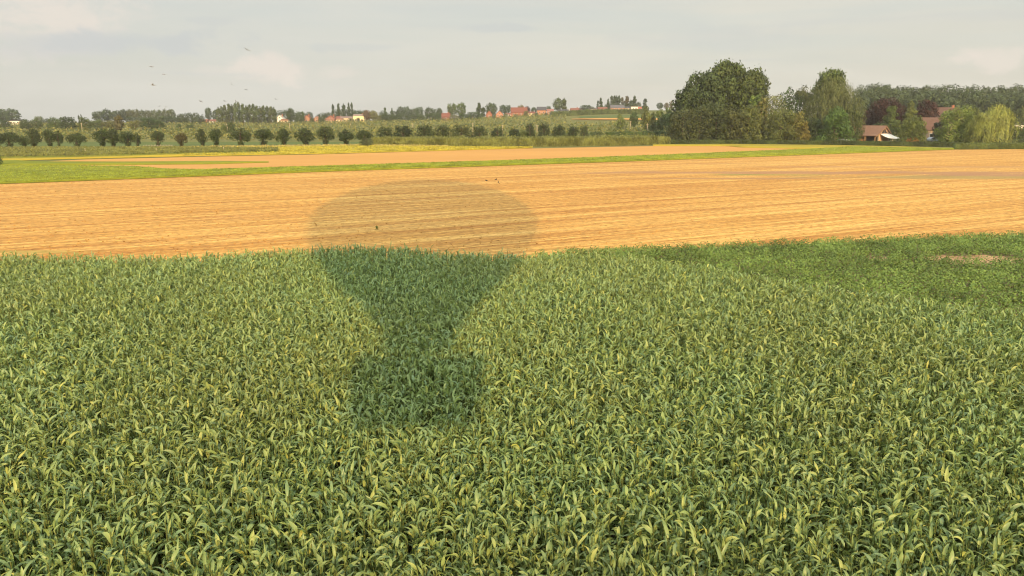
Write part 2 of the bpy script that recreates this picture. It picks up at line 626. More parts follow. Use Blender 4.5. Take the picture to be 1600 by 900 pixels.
sheet('yellow_crop_field', [(-300, 255), (0, 252), (100, 249), (300, 244.5), (434, 242), (510, 240.5), (790, 233.2), (832, 231.8)],
      [(-300, 249), (0, 248), (100, 246.5), (200, 243), (285, 231.6), (434, 230.6), (560, 228.5), (700, 230), (790, 231.2), (832, 231.2)], 0.05, MAT['yellow'], 70, thick=0.15)
sheet('yellow_crop_edge', [(1020, 228.2), (1140, 228.6), (1155, 230.7), (1268, 233.2), (1330, 232), (1490, 233.6)],
      [(1020, 226.4), (1140, 225.8), (1300, 227.6), (1400, 229.5), (1490, 232.6)], 0.05, MAT['yellow'], 50, thick=0.15)
sheet('pasture', [(-400, 233), (0, 232.8), (300, 232), (600, 228), (1045, 226)], [(-400, 221), (0, 221.8), (560, 222), (1045, 219)], 0.03, MAT['pasture'], 40)


def drape(name, lower, upper, m, dz=0.25, n=40, rows=5):
    """a far field lying on the sloping ground"""
    lx, ly = zip(*lower)
    ux, uy = zip(*upper)
    a, b = min(lx), max(lx)
    V, Q = [], []
    for i in range(n + 1):
        px = a + (b - a) * i / n
        lo, up = np.interp(px, lx, ly), np.interp(px, ux, uy)
        A, B = hit(px, lo), hit(px, up)
        for s in range(rows):
            k = s / (rows - 1)
            x, y = A.x + (B.x - A.x) * k, A.y + (B.y - A.y) * k
            V.append((x, y, terrain_z(x, y) + dz))
    for i in range(n):
        for s in range(rows - 1):
            Q.append((i * rows + s, (i + 1) * rows + s, (i + 1) * rows + s + 1, i * rows + s + 1))
    return tag(link(name, np_mesh(name, V, Q), m), kind='structure')


drape('far_straw_field', [(893, 187.6), (950, 188), (1090, 189)], [(893, 186.8), (950, 185.6), (1090, 186)], MAT['stubble_pink'], 0.5)
drape('far_green_field', [(905, 185.8), (1090, 185.9)], [(905, 182.5), (1000, 180.0), (1090, 179)], MAT['pasture'], 0.5)


# ------------------------------------------------------------------ leaves and crowns
def leaf_faces(P, Nrm, L, Wd, rng, up=None):
    """one bent quad per point: P centres, Nrm facing, L length, Wd width"""
    m = len(P)
    Nrm = Nrm / np.maximum(np.linalg.norm(Nrm, axis=1, keepdims=True), 1e-6)
    R = rng.normal(size=(m, 3)) if up is None else up + rng.normal(size=(m, 3)) * 0.25
    T = np.cross(Nrm, R)
    T /= np.maximum(np.linalg.norm(T, axis=1, keepdims=True), 1e-6)
    U = np.cross(T, Nrm)
    L = np.asarray(L).reshape(-1, 1) * 0.5
    Wd = np.asarray(Wd).reshape(-1, 1) * 0.5
    V = np.stack([P - U * L, P + T * Wd + Nrm * Wd * 0.2, P + U * L, P - T * Wd + Nrm * Wd * 0.2], 1)
    Q = np.arange(m * 4).reshape(m, 4)
    return V.reshape(-1, 3), Q


def dirs(rng, m):
    d = rng.normal(size=(m, 3))
    return d / np.linalg.norm(d, axis=1, keepdims=True)


def crown_blobs(style, h, w, rng):
    """sub-clumps (centre, radii) of a crown, in metres, base at z 0"""
    B = []
    if style == 'round':
        k, z0 = 30, 0.14 * h
        for i in range(k):
            g = (i + .5) / k * 2 - 1
            a = i * 2.39996 + rng.uniform(-.4, .4)
            d = np.array([math.cos(a) * math.sqrt(1 - g * g), math.sin(a) * math.sqrt(1 - g * g), g])
            r = w * 0.5 * rng.uniform(0.24, 0.36)
            c = np.array([d[0] * (w / 2 - r * .8), d[1] * (w / 2 - r * .8), (z0 + h) / 2 + d[2] * ((h - z0) / 2 - r * .8)])
            B.append((c, (r, r, r * rng.uniform(.75, 1.1))))
        B.append((np.array([0, 0, (z0 + h) / 2]), (w * .40, w * .40, (h - z0) * .40)))
    elif style == 'pollard':
        z0 = 0.33 * h
        for i in range(15):
            t = rng.uniform(0, 2 * math.pi)
            zz = rng.uniform(0.05, 1.0)
            rr = (w / 2) * (0.55 + 0.45 * math.sin(math.pi * min(1, zz * 0.95 + 0.12)))
            r = w * rng.uniform(.14, .22)
            c = np.array([math.cos(t) * (rr - r * .7), math.sin(t) * (rr - r * .7), z0 + zz * (h - z0 - r)])
            B.append((c, (r * 1.15, r * 1.15, r * rng.uniform(.7, 1))))
        B.append((np.array([0, 0, z0 + (h - z0) * .48]), (w * .33, w * .33, (h - z0) * .42)))
        B.append((np.array([0, 0, z0 * .85]), (w * .21, w * .21, z0 * .6)))
        for q in (.15, .4, .65):
            for e in (0, 1):
                B.append((np.array([rng.normal(0, .02) * w, rng.normal(0, .02) * w, z0 * q]), (w * .15, w * .15, z0 * .28)))
    elif style == 'bush':
        for i in range(22):
            t = i * 2.39996 + rng.uniform(-.5, .5)
            zz = .06 + .80 * ((i + .5) / 22) ** 1.15 + rng.uniform(-.04, .04)
            r = w * rng.uniform(.13, .22)
            rr = (w / 2) * 1.06 * math.sqrt(max(.12, 1 - abs((zz - .3) / .72) ** 2.2))
            B.append((np.array([math.cos(t) * max(0, rr - r * .8), math.sin(t) * max(0, rr - r * .8), zz * h - r * .2]), (r, r, max(r * .9, h * .12))))
        B.append((np.array([0, 0, h * .42]), (w * .36, w * .36, h * .5)))
    elif style == 'column':
        for i in range(16):
            zz = rng.uniform(0.10, .94)
            rr = (w / 2) * (math.sin(math.pi * (zz * .82 + .14)) ** .6)
            t = rng.uniform(0, 2 * math.pi)
            r = w * rng.uniform(.18, .28)
            B.append((np.array([math.cos(t) * max(0, rr - r * .7), math.sin(t) * max(0, rr - r * .7), zz * h]), (r, r, h * .085)))
        B.append((np.array([0, 0, h * .52]), (w * .3, w * .3, h * .45)))
    elif style == 'cone':
        for i in range(22):
            zz = rng.uniform(0.03, .93)
            rr = (w / 2) * (1 - zz) ** .75
            t = rng.uniform(0, 2 * math.pi)
            r = w * rng.uniform(.10, .17)
            B.append((np.array([math.cos(t) * max(0, rr - r * .5), math.sin(t) * max(0, rr - r * .5), zz * h]), (r * 1.2, r * 1.2, r * .8)))
        B.append((np.array([0, 0, h * .33]), (w * .32, w * .32, h * .32)))
        B.append((np.array([0, 0, h * .66]), (w * .16, w * .16, h * .28)))
    elif style == 'fan':      # big spreading poplar: many upright sprays on a broad dome
        for i in range(46):
            t = rng.uniform(0, 2 * math.pi)
            zz = rng.uniform(.06, 1.0) ** .8
            rr = (w / 2) * (math.sin(math.pi * (.18 + zz * .66)) ** .8) * rng.uniform(.72, 1.02)
            r = w * rng.uniform(.075, .12)
            B.append((np.array([math.cos(t) * max(0, rr - r), math.sin(t) * max(0, rr - r), h * (.10 + .83 * zz) - .4 * r]), (r, r, r * rng.uniform(1.2, 1.9))))
        for i in range(14):
            a = rng.uniform(0, 2 * math.pi)
            rr = w * .26 * math.sqrt(rng.uniform(0, 1))
            r = w * rng.uniform(.07, .11)
            B.append((np.array([math.cos(a) * rr, math.sin(a) * rr, h * (.97 - .30 * (rr / (w * .5)) ** 2) - r]), (r, r, r * 1.5)))
        B.append((np.array([0, 0, h * .5]), (w * .36, w * .36, h * .40)))
    return B


def crown_mesh(name, style, h, w, n, leaf, seed):
    rng = np.random.default_rng(seed)
    if style == 'weeping':
        return weeping_mesh(name, h, w, n, leaf, rng)
    B = crown_blobs(style, h, w, rng)
    area = np.array([b[1][0] * b[1][2] for b in B])
    cnt = np.maximum(8, (n * area / area.sum()).astype(int))
    P, D = [], []
    tint = []
    for (c, r), k in zip(B, cnt):
        d = dirs(rng, k)
        rad = rng.uniform(.62, 1.06, (k, 1)) ** .7
        P.append(c + d * np.array(r) * rad)
        D.append(d + rng.normal(size=(k, 3)) * .38 + np.array([0, 0, .15]))
        tint.append(np.clip(rng.normal(.5, .22, k) + rng.normal(0, .12), 0, 1))
    P, D, tint = np.concatenate(P), np.concatenate(D), np.concatenate(tint)
    # stray sprigs past the outline
    k = max(6, n // 14)
    i = rng.integers(0, len(P), k)
    cc = np.array([0, 0, h * .5])
    P = np.concatenate([P, P[i] + (P[i] - cc) * rng.uniform(.02, .14, (k, 1))])
    D = np.concatenate([D, dirs(rng, k)])
    tint = np.concatenate([tint, rng.uniform(.3, 1, k)])
    ok = P[:, 2] > 0.05
    P, D, tint = P[ok], D[ok], tint[ok]
    L = leaf * rng.uniform(.6, 1.5, len(P))
    up = None
    if style in ('fan', 'column'):
        up = np.tile(np.array([[0, 0, 1.0]]), (len(P), 1)) + (P - cc) * np.array([[.5, .5, 0]]) / w
        L = L * 1.25
    V, Q = leaf_faces(P, D, L, L * rng.uniform(.45, .8, len(P)), rng, up)
    return np_mesh(name, V, Q, {'tint': tint})


def weeping_mesh(name, h, w, n, leaf, rng):
    strands = max(40, n // 22)
    P, D, tint = [], [], []
    for s in range(strands):
        t = rng.uniform(0, 2 * math.pi)
        q = math.sqrt(rng.uniform(0.02, 1))
        lob = 1 + .16 * math.sin(3 * t + 1.3) + .08 * math.sin(7 * t)
        x, y = math.cos(t) * q * w / 2 * lob, math.sin(t) * q * w / 2 * lob
        top = h * (0.98 - .42 * q ** 2.2) * rng.uniform(.93, 1.02)
        bot = max(h * .05, top - h * rng.uniform(.28, .75))
        k = 22
        zz = np.linspace(top, bot, k) + rng.normal(0, .12, k)
        sway = np.linspace(0, 1, k)
        P.append(np.stack([x * (1 + .06 * sway) + rng.normal(0, .16, k), y * (1 + .06 * sway) + rng.normal(0, .16, k), zz], 1))
        out = np.array([math.cos(t), math.sin(t), .25])
        D.append(np.tile(out, (k, 1)) + rng.normal(0, .5, (k, 3)))
        tint.append(np.clip(rng.normal(.55, .15, k) + rng.normal(0, .16), 0, 1))
    P, D, tint = np.concatenate(P), np.concatenate(D), np.concatenate(tint)
    L = leaf * rng.uniform(1.0, 2.2, len(P))
    V, Q = leaf_faces(P, D, L, leaf * rng.uniform(.35, .6, len(P)), rng, np.tile(np.array([[0, 0, 1.0]]), (len(P), 1)))
    return np_mesh(name, V, Q, {'tint': tint})


def trunk_mesh(name, h, r, style, seed, w=4.0):
    rng = random.Random(seed)
    m = MB()
    pts, rad = [], []
    for i in range(6):
        k = i / 5
        pts.append((rng.uniform(-.03, .03) * h * k, rng.uniform(-.03, .03) * h * k, h * k))
        rad.append(r * (1.25 if i == 0 else 1) * (1 - .82 * k))
    m.path(pts, rad, 8)
    for j in range(7):
        k = rng.uniform(.3, .8)
        a = rng.uniform(0, 2 * math.pi)
        p = Vector((0, 0, h * k))
        reach = w * .3 * (1 - .4 * k)
        q = p + Vector((math.cos(a) * reach, math.sin(a) * reach, reach * rng.uniform(.5, 1.2)))
        mid = p.lerp(q, .5) + Vector((0, 0, .06 * h))
        m.path([p, mid, q], [r * .4 * (1.2 - k), r * .25 * (1.2 - k), r * .08], 6)
    return m.mesh(name, True)


PROTO = {}


def proto(style, h, w, n, leaf, variants, tr):
    key = (style, h, w)
    if key not in PROTO:
        L = []
        for v in range(variants):
            L.append((crown_mesh('crown', style, h, w, n, leaf, 100 + v * 7 + int(h * 13 + w * 5)),
                      trunk_mesh('trunk', h * .8, tr, style, v + int(h * 3), w)))
        PROTO[key] = L
    return PROTO[key]


TREE_I = [0]


def tree(name, label, p, h, w, style, col, group=None, cls='far', cat='tree', unique=None, trunk=True):
    """a tree (> trunk, crown) standing at p, h tall and w wide"""
    TREE_I[0] += 1
    i = TREE_I[0]
    rng = random.Random(i * 31)
    if unique:
        n, leaf = unique
        cm = crown_mesh('crown', style, h, w, n, leaf, int(abs(p.x) * 31 + p.y * 7))
        tm = trunk_mesh('trunk', h * .8, max(.12, h * .022), style, i, w)
        sx = sz = 1.0
    else:
        if cls == 'road':
            bh, bw, n, leaf, nv, tr = 5.0, 4.6, 2600, .27, 5, .42
        elif cls == 'mid':
            bh, bw, n, leaf, nv, tr = 8.0, 5.5, 2000, .42, 3, .2
        else:
            bh, bw, n, leaf, nv, tr = 11.0, 9.0, 1300, .75, 4, .25
            if style == 'column':
                bh, bw, n, leaf = 14.0, 3.4, 900, .6
        L = proto(style, bh, bw, n, leaf, nv, tr)
        cm, tm = L[i % len(L)]
        sx, sz = w / bw, h / bh
    t = empty(name, p, label, cat, group, rng.uniform(0, 6.28))
    t.scale = (sx, sx, sz)
    f = rng.uniform(.86, 1.14)
    link('crown', cm, MAT['foliage'], t, (col[0] * f * rng.uniform(.93, 1.07), col[1] * f, col[2] * f))
    if trunk:
        link('trunk', tm, MAT['bark'], t)
    return t


def tree_px(name, label, px, top, base_py, wpx, Y, style, col, **kw):
    p = spot(px, Y)
    if base_py is not None:
        pass
    z_top = loc(px, top, Y).z
    h = max(1.2, z_top - p.z)
    w = wpx * (Y * CP + (H - p.z) * SP) / F
    return tree(name, label, p, h, w, style, col, **kw)


G_DARK = (0.055, 0.075, 0.026)
G_MID = (0.085, 0.105, 0.034)
G_PALE = (0.125, 0.135, 0.045)
G_OLIVE = (0.13, 0.12, 0.042)
G_GOLD = (0.20, 0.145, 0.042)
G_BRIGHT = (0.085, 0.135, 0.030)
G_WILLOW = (0.225, 0.215, 0.06)
G_BLUE = (0.06, 0.078, 0.042)
G_BEECH = (0.043, 0.018, 0.017)
G_BROWN = (0.12, 0.095, 0.045)


def at_ground_row(px):
    """forward distance of the roadside row below column px"""
    return float(np.interp(px, [0, 300, 560, 700, 920], [192, 200, 214, 226, 250]))


ROAD = [  # px, top, width, descriptor
    (-16, 202, 26, 'broad'), (-1, 203, 15, 'slender half hidden'), (16, 204, 28, 'broad spreading'), (39, 212, 16, 'small low'), (54, 200, 24, 'tall full'),
    (79, 199.5, 20, 'upright round'), (93, 202, 13, 'narrow dark'), (121, 206, 27, 'flat topped'), (161, 199, 25, 'tall round'),
    (178, 200, 20, 'dark leaning'), (201, 203, 25, 'thick bushy'), (216, 206, 13, 'thin dark'), (248, 202, 20, 'neat ball shaped'),
    (284, 206, 18, 'small brownish'), (317, 200, 17, 'narrow upright'), (339, 199, 23, 'wide upright'), (377, 198, 31, 'broad twin stemmed'),
    (412, 198.5, 31, 'broad lumpy'), (444, 199, 24, 'round twin stemmed'), (478, 198.5, 31, 'wide mushroom shaped'), (509, 194.5, 27, 'tall square headed'),
    (541, 200, 25, 'round short'), (570, 201, 24, 'low spreading')]
ORD = ['first', 'second', 'third', 'fourth', 'fifth', 'sixth', 'seventh', 'eighth', 'ninth', 'tenth', 'eleventh', 'twelfth', 'thirteenth',
       'fourteenth', 'fifteenth', 'sixteenth', 'seventeenth', 'eighteenth', 'nineteenth', 'twentieth', 'twenty-first', 'twenty-second', 'twenty-third']
k_ = 0
for (px, top, w, desc) in ROAD:
    if px < -5:
        lab = 'broad dark roadside tree standing just past the leftmost end of the tree row'
    else:
        lab = '%s roadside tree, %s from the left in the row along the pasture' % (desc, ORD[k_])
        k_ += 1
    tree_px('roadside_tree', lab, px, top, None, w, at_ground_row(px), 'pollard', (0.048, 0.062, 0.019) if 'brown' not in desc else (0.085, 0.066, 0.028),
            group='trees in a row along the pasture', cls='road')
ROAD2 = [(603, 196, 25, 'round flat topped', G_MID), (631, 193, 26, 'tall double headed', G_DARK), (664, 193, 27, 'domed pointed', G_MID),
         (692, 193, 24, 'loose ragged', G_MID), (721, 193, 28, 'broad pale green', G_PALE), (749, 195, 22, 'tapering leafy', G_MID),
         (777, 197.5, 18, 'compact ball shaped', G_DARK), (803, 199, 16, 'small dark', G_DARK), (828, 190, 13, 'tall narrow', G_DARK),
         (849.5, 190, 17, 'upright oval', G_DARK), (873, 194, 19, 'broad oval', G_DARK), (895, 195.5, 17, 'plump round', G_DARK), (912, 195, 13, 'slim round', G_MID)]
for i, (px, top, w, desc, c) in enumerate(ROAD2):
    tree_px('roadside_tree', '%s tree behind the tall maize strip, %s from the left there' % (desc, ORD[i]), px, top - 1, None, w * 1.15,
            at_ground_row(px), 'bush', tuple(q * .55 for q in c), group='trees behind the tall maize strip', cls='road')
tree_px('bush', 'round grey green bush at the left end of the tall maize strip', 573, 214, None, 21, 206, 'bush', (0.10, 0.10, 0.045), cls='road', cat='bush')
tree_px('bush', 'pale willow bush between two small dark trees behind the maize strip', 817, 201, None, 20, 240, 'bush', G_PALE, cls='road', cat='bush')
tree_px('tree', 'dark tree cut by the left edge, at the corner of the grass strip', -6, 237, None, 18, 128, 'bush', G_DARK, cls='road')

# orchard and plantation trees between the row and the village
MIDT = [
    (11, 185, 18, 400, 'bush', G_DARK, 'round dark bushy tree in front of the white bungalow'),
    (40, 184, 16, 390, 'bush', G_DARK, 'small rounded tree right of the white bungalow'),
    (57, 184.5, 20, 395, 'bush', G_MID, 'bushy dark tree two along from the white bungalow'),
    (88, 181, 22, 390, 'bush', G_MID, 'left half of the dense pair of bushy trees in the orchard'),
    (107, 179.5, 26, 390, 'bush', G_DARK, 'larger right half of the dense pair of bushy trees'),
    (134, 181, 20, 385, 'bush', G_MID, 'rounded tree under the two thin poplar spikes'),
    (152, 185, 22, 400, 'bush', G_MID, 'low hedge like bush right of the poplar spikes'),
    (171, 186, 24, 400, 'bush', G_OLIVE, 'low olive bush left of the tall brownish tree'),
    (188, 178.5, 15, 330, 'column', G_BROWN, 'tall brownish tree alone above the twin dark roadside trees'),
    (212, 186, 24, 405, 'bush', G_OLIVE, 'low olive green bush right of the tall brownish tree'),
    (234, 181, 26, 390, 'bush', G_DARK, 'big dark clump in the middle of the orchard on the left'),
    (250, 186, 18, 390, 'bush', G_DARK, 'lower dark bush beside the orchard clump'),
    (280, 192, 9, 380, 'bush', G_DARK, 'tiny dark shrub alone in the pale orchard'),
    (298, 193, 13, 380, 'bush', G_DARK, 'flat dark shrub alone in the pale orchard'),
    (362, 188, 14, 300, 'bush', G_DARK, 'lone round tree in front of the poplar plantation'),
    (351, 193, 10, 320, 'bush', G_MID, 'small shrub left of the lone round tree'),
    (968, 176, 16, 300, 'column', G_PALE, 'airy pale young tree standing alone before the straw field'),
    (990, 174, 14, 330, 'round', G_DARK, 'round dark tree left of the pale tree belt'),
    (1008, 167, 17, 290, 'column', G_PALE, 'tall airy pale tree at the left of the pale belt'),
    (1020, 173, 14, 295, 'column', G_PALE, 'shorter airy pale tree second in the pale belt'),
    (1031, 170, 18, 290, 'column', (0.105, 0.125, 0.045), 'airy pale tree third in the pale belt'),
    (1044, 169, 20, 285, 'column', (0.10, 0.115, 0.04), 'airy pale tree beside the big dark farm trees'),
    (931, 204, 24, 262, 'bush', G_MID, 'low dome of shrub right of the last small round tree'),
]
for (px, top, w, Y, st, c, lab) in MIDT:
    tree_px('bush' if 'shrub' in lab or 'bush ' in lab else 'tree', lab, px, top, None, w, Y, st, c, cls='mid', cat='shrub' if 'shrub' in lab else 'tree')

# far tree lines on the ridge; those nothing tells apart share a label
FARG = [
    ('tall poplar in the close plantation left of the village', 'poplars of the close plantation',
     [(343 + i * 5.4, 166 - 5 * math.sin(math.pi * min(1, i / 12)) + random.uniform(-1.5, 1.5), 8.5, 560 + random.uniform(-10, 10), 'column', (0.085, 0.10, 0.042)) for i in range(17)]),
    ('pale stemmed tree in the long line on the left horizon', 'trees of the long line on the horizon',
     [(205 + i * 9.2, 170 + random.uniform(-.8, 1.2), 12.5, 600, 'round', (0.085, 0.095, 0.05)) for i in range(8)]),
    ('rounded dark tree in the scrub between the long line and the plantation', 'scrub left of the plantation',
     [(283, 176, 15, 580, 'bush', G_BLUE), (296, 174, 16, 580, 'bush', G_BLUE), (306, 174, 14, 580, 'bush', G_BLUE), (315, 178, 14, 560, 'bush', G_BLUE)]),
    ('low dark tree in the thicket under the long line on the horizon', 'thicket under the long line',
     [(252, 180, 18, 560, 'bush', G_DARK), (264, 180, 18, 560, 'bush', G_BLUE), (276, 181, 18, 560, 'bush', G_BLUE), (288, 181, 18, 560, 'bush', G_DARK),
      (206, 181, 20, 560, 'bush', G_BLUE), (222, 182, 20, 560, 'bush', G_BLUE), (237, 181, 18, 570, 'bush', G_BLUE)]),
    ('hazy blue green tree on the skyline behind the village', 'skyline trees behind the village',
     [(436, 171, 18, 690, 'bush', G_BLUE), (449, 170, 18, 690, 'bush', G_BLUE), (470, 172, 18, 690, 'bush', G_BLUE), (483, 173, 16, 690, 'bush', G_BLUE),
      (503, 175, 18, 690, 'bush', G_BLUE), (512, 174, 14, 690, 'bush', G_BLUE), (560, 170, 16, 680, 'bush', G_BLUE), (570, 171, 18, 680, 'bush', G_BLUE),
      (600, 172, 18, 690, 'bush', G_BLUE), (616, 172, 18, 690, 'bush', G_BLUE), (647, 167, 16, 690, 'bush', G_BLUE), (683, 168, 16, 690, 'bush', G_BLUE)]),
    ('dark bushy tree in the belt right of the cream house', 'belt of trees right of the cream house',
     [(600, 176, 15, 600, 'bush', G_DARK), (612, 178, 15, 595, 'bush', G_DARK), (624, 177, 16, 600, 'bush', G_DARK), (637, 178, 15, 595, 'bush', G_DARK),
      (649, 177, 16, 600, 'bush', G_DARK), (660, 178, 15, 595, 'bush', G_MID), (672, 176, 15, 600, 'bush', G_DARK), (682, 177, 14, 600, 'bush', G_DARK),
      (590, 178, 14, 595, 'bush', G_OLIVE)]),
    ('slim dark poplar in the cluster above the village on the right', 'slim poplars above the village',
     [(949.7, 154, 4, 660, 'column', G_BLUE), (955, 149.5, 5, 660, 'column', G_BLUE), (959, 149, 5, 660, 'column', G_BLUE), (963, 148, 5, 660, 'column', G_BLUE),
      (966.5, 149, 5, 660, 'column', G_BLUE), (972, 152, 6, 665, 'column', G_BROWN), (978.5, 149.5, 6.5, 660, 'column', G_BROWN), (985, 155, 4, 660, 'column', G_BLUE),
      (990.5, 149.5, 6.5, 660, 'column', G_BLUE)]),
    ('slim poplar in the row of five above the red roofed houses', 'five poplars above the red roofs',
     [(521.5, 163, 4.5, 660, 'column', G_BLUE), (530, 161, 4.8, 660, 'column', G_BLUE), (538, 160.5, 4.8, 660, 'column', G_BLUE), (546, 160, 4.2, 660, 'column', G_BLUE), (550.5, 160.5, 4.2, 660, 'column', G_BLUE)]),
    ('low dark bush in the gardens in front of the village houses', 'garden bushes before the village houses',
     [(x, t_, w_, 598, 'bush', c_) for x, t_, w_, c_ in ((488, 183, 9, G_DARK), (503, 183, 10, G_DARK), (549, 184, 11, G_DARK), (560, 183, 7, G_DARK), (772, 176, 7, G_DARK),
      (790, 176, 8, G_MID), (806, 178, 7, G_MID), (822, 172, 9, G_OLIVE), (838, 175, 8, G_DARK), (854, 175, 6, G_DARK), (868, 173, 8, G_DARK), (891, 172, 6, G_DARK), (905, 171, 8, G_DARK),
      (919, 170, 8, G_DARK), (948, 169, 10, G_OLIVE), (972, 170, 6, G_DARK), (750, 175, 10, G_DARK), (733, 178, 12, G_DARK), (660, 181, 12, G_MID))]),
    ('dark undergrowth tree at the foot of the slim poplars above the village', 'undergrowth of the slim poplars',
     [(x, 160, 10, 655, 'bush', G_BLUE) for x in (957, 966, 975, 984, 992)]),
    ('dark rounded tree below the row of five poplars', 'trees below the five poplars',
     [(524, 169, 13, 655, 'bush', G_BLUE), (534, 169, 13, 655, 'bush', G_BLUE), (543, 169, 13, 655, 'bush', G_BLUE), (553, 170, 12, 655, 'bush', G_BLUE)]),
]
for lab, grp, L in FARG:
    for (px, top, w, Y, st, c) in L:
        tree_px('poplar' if 'poplar in' in lab else 'tree', lab, px, top, None, w * (1.3 if st == 'column' and w < 7 else 1), Y, st, c, group=grp, cls='far')
FART = [
    (-6, 169, 30, 600, 'round', G_BLUE, 'large round tree cut off at the left edge of the skyline'),
    (5, 169, 20, 610, 'round', G_BLUE, 'round skyline tree left of the white bungalow roof'),
    (21, 169, 25, 590, 'round', G_BLUE, 'large domed tree rising behind the white bungalow'),
    (62, 181, 13, 570, 'round', G_PALE, 'pale airy tree between the bungalow and the low dark dome'),
    (74, 184, 15, 560, 'bush', G_BLUE, 'low dark dome of a tree on the skyline'),
    (124.5, 178.5, 3, 560, 'column', G_BLUE, 'left one of two thin poplar spikes'),
    (128.5, 178.5, 3, 560, 'column', G_BLUE, 'right one of two thin poplar spikes'),
    (156, 173, 21, 590, 'round', G_BLUE, 'dark round tree at the start of the long line on the horizon'),
    (168, 169.5, 17, 600, 'round', G_BLUE, 'tall round tree second in the long line on the horizon'),
    (183, 172, 22, 590, 'round', G_BLUE, 'wide low tree third in the long line on the horizon'),
    (194, 170, 16, 600, 'round', G_BLUE, 'round tree fourth in the long line on the horizon'),
    (327, 167, 11, 600, 'round', G_BLUE, 'tall dark oval tree left of the poplar plantation'),
    (337, 171, 9, 600, 'round', G_BLUE, 'small oval tree touching the poplar plantation'),
    (455, 168, 15, 590, 'round', G_DARK, 'tall round tree between the white house and the brick cottage'),
    (466, 176, 14, 590, 'bush', G_DARK, 'low tree right of the tall round village tree'),
    (474, 173, 8, 595, 'cone', G_DARK, 'small pointed conifer left of the brick cottage'),
    (503, 180, 12, 585, 'bush', G_DARK, 'bush in front of the orange roofed cottage'),
    (574, 171, 13, 595, 'round', (0.13, 0.075, 0.045), 'reddish brown tree at the right end of the cream house'),
    (584, 172, 15, 595, 'round', G_OLIVE, 'olive tree right of the reddish brown tree'),
    (602, 166.5, 10, 610, 'cone', G_DARK, 'pointed dark conifer right of the cream house'),
    (613, 169, 5, 610, 'cone', G_DARK, 'thin pointed conifer in the belt of village trees'),
    (626, 165.5, 13, 620, 'round', G_BLUE, 'left one of two big round trees in the village belt'),
    (636, 165.5, 13, 620, 'round', G_BLUE, 'right one of two big round trees in the village belt'),
    (656, 166, 13, 620, 'round', G_BLUE, 'blue green round tree above the village belt'),
    (671, 167, 16, 620, 'round', G_DARK, 'dark broad tree left of the dark red roof'),
    (687, 168, 11, 630, 'round', G_BLUE, 'round tree behind the dark red roof'),
    (686, 176, 9, 590, 'bush', G_DARK, 'dark bush at the left corner of the dark red roofed house'),
    (707, 160.5, 17, 620, 'round', G_MID, 'left one of two tall full trees in mid village'),
    (721, 159.5, 16, 620, 'round', G_MID, 'right one of two tall full trees in mid village'),
    (710, 178, 18, 590, 'bush', G_OLIVE, 'pale bush below the two tall full trees'),
    (723, 177, 15, 590, 'bush', G_DARK, 'dark bush below the two tall full trees'),
    (740, 173, 24, 595, 'bush', G_DARK, 'wide dark bush in mid village'),
    (748, 160, 8, 615, 'column', G_DARK, 'thin ragged tree with bare top in mid village'),
    (755, 166, 9, 612, 'column', G_DARK, 'dark narrow tree left of the red gables'),
    (768, 160, 20, 622, 'round', G_DARK, 'big dark domed tree above the red gables'),
    (789, 163, 20, 632, 'round', G_BLUE, 'hazy round tree between the red gables and the farmhouse'),
    (814, 163.5, 12, 630, 'round', G_BROWN, 'brownish tree behind the long red farmhouse roof'),
    (824, 165.5, 10, 630, 'round', (0.075, 0.045, 0.045), 'dark purple tree at the end of the long red roof'),
    (834, 167, 10, 635, 'round', G_BLUE, 'small hazy tree left of the slate roofed brick house'),
    (857, 165, 8, 640, 'round', G_BLUE, 'small hazy tree right of the slate roofed brick house'),
    (871.5, 152.5, 17, 630, 'round', G_MID, 'tall broad tree standing over the right hand houses'),
    (881.5, 152, 8, 632, 'column', G_MID, 'narrow poplar joined to the tall broad tree'),
    (917, 163, 24, 632, 'bush', G_DARK, 'wide low dark tree between the right hand houses'),
    (934, 157, 4.5, 655, 'column', G_BLUE, 'shorter one of the pair of poplars right of the low tree'),
    (938.5, 152.5, 5.5, 655, 'column', G_BLUE, 'taller one of the pair of poplars right of the low tree'),
    (939, 164, 12, 650, 'bush', G_DARK, 'bush at the foot of the pair of poplars'),
    (998, 158, 9, 655, 'bush', G_BLUE, 'bushy tree at the right of the slim poplar cluster'),
    (1007, 154, 9, 655, 'column', G_BLUE, 'thick poplar at the far right of the slim poplar cluster'),
    (950, 162, 14, 655, 'bush', G_BLUE, 'dark undergrowth tree left below the slim poplar cluster'),
    (1031, 160, 12, 655, 'round', G_BLUE, 'small round skyline tree left of the big farm trees'),
    (1041, 160, 8, 655, 'round', G_BROWN, 'second small skyline tree left of the big farm trees'),
    (1048, 156.5, 7, 655, 'cone', G_BROWN, 'pointed skyline tree touching the big farm trees'),
]
for (px, top, w, Y, st, c, lab) in FART:
    tree_px('bush' if ' bush' in lab else 'tree', lab, px, top, None, w, Y, st, c, cls='far')

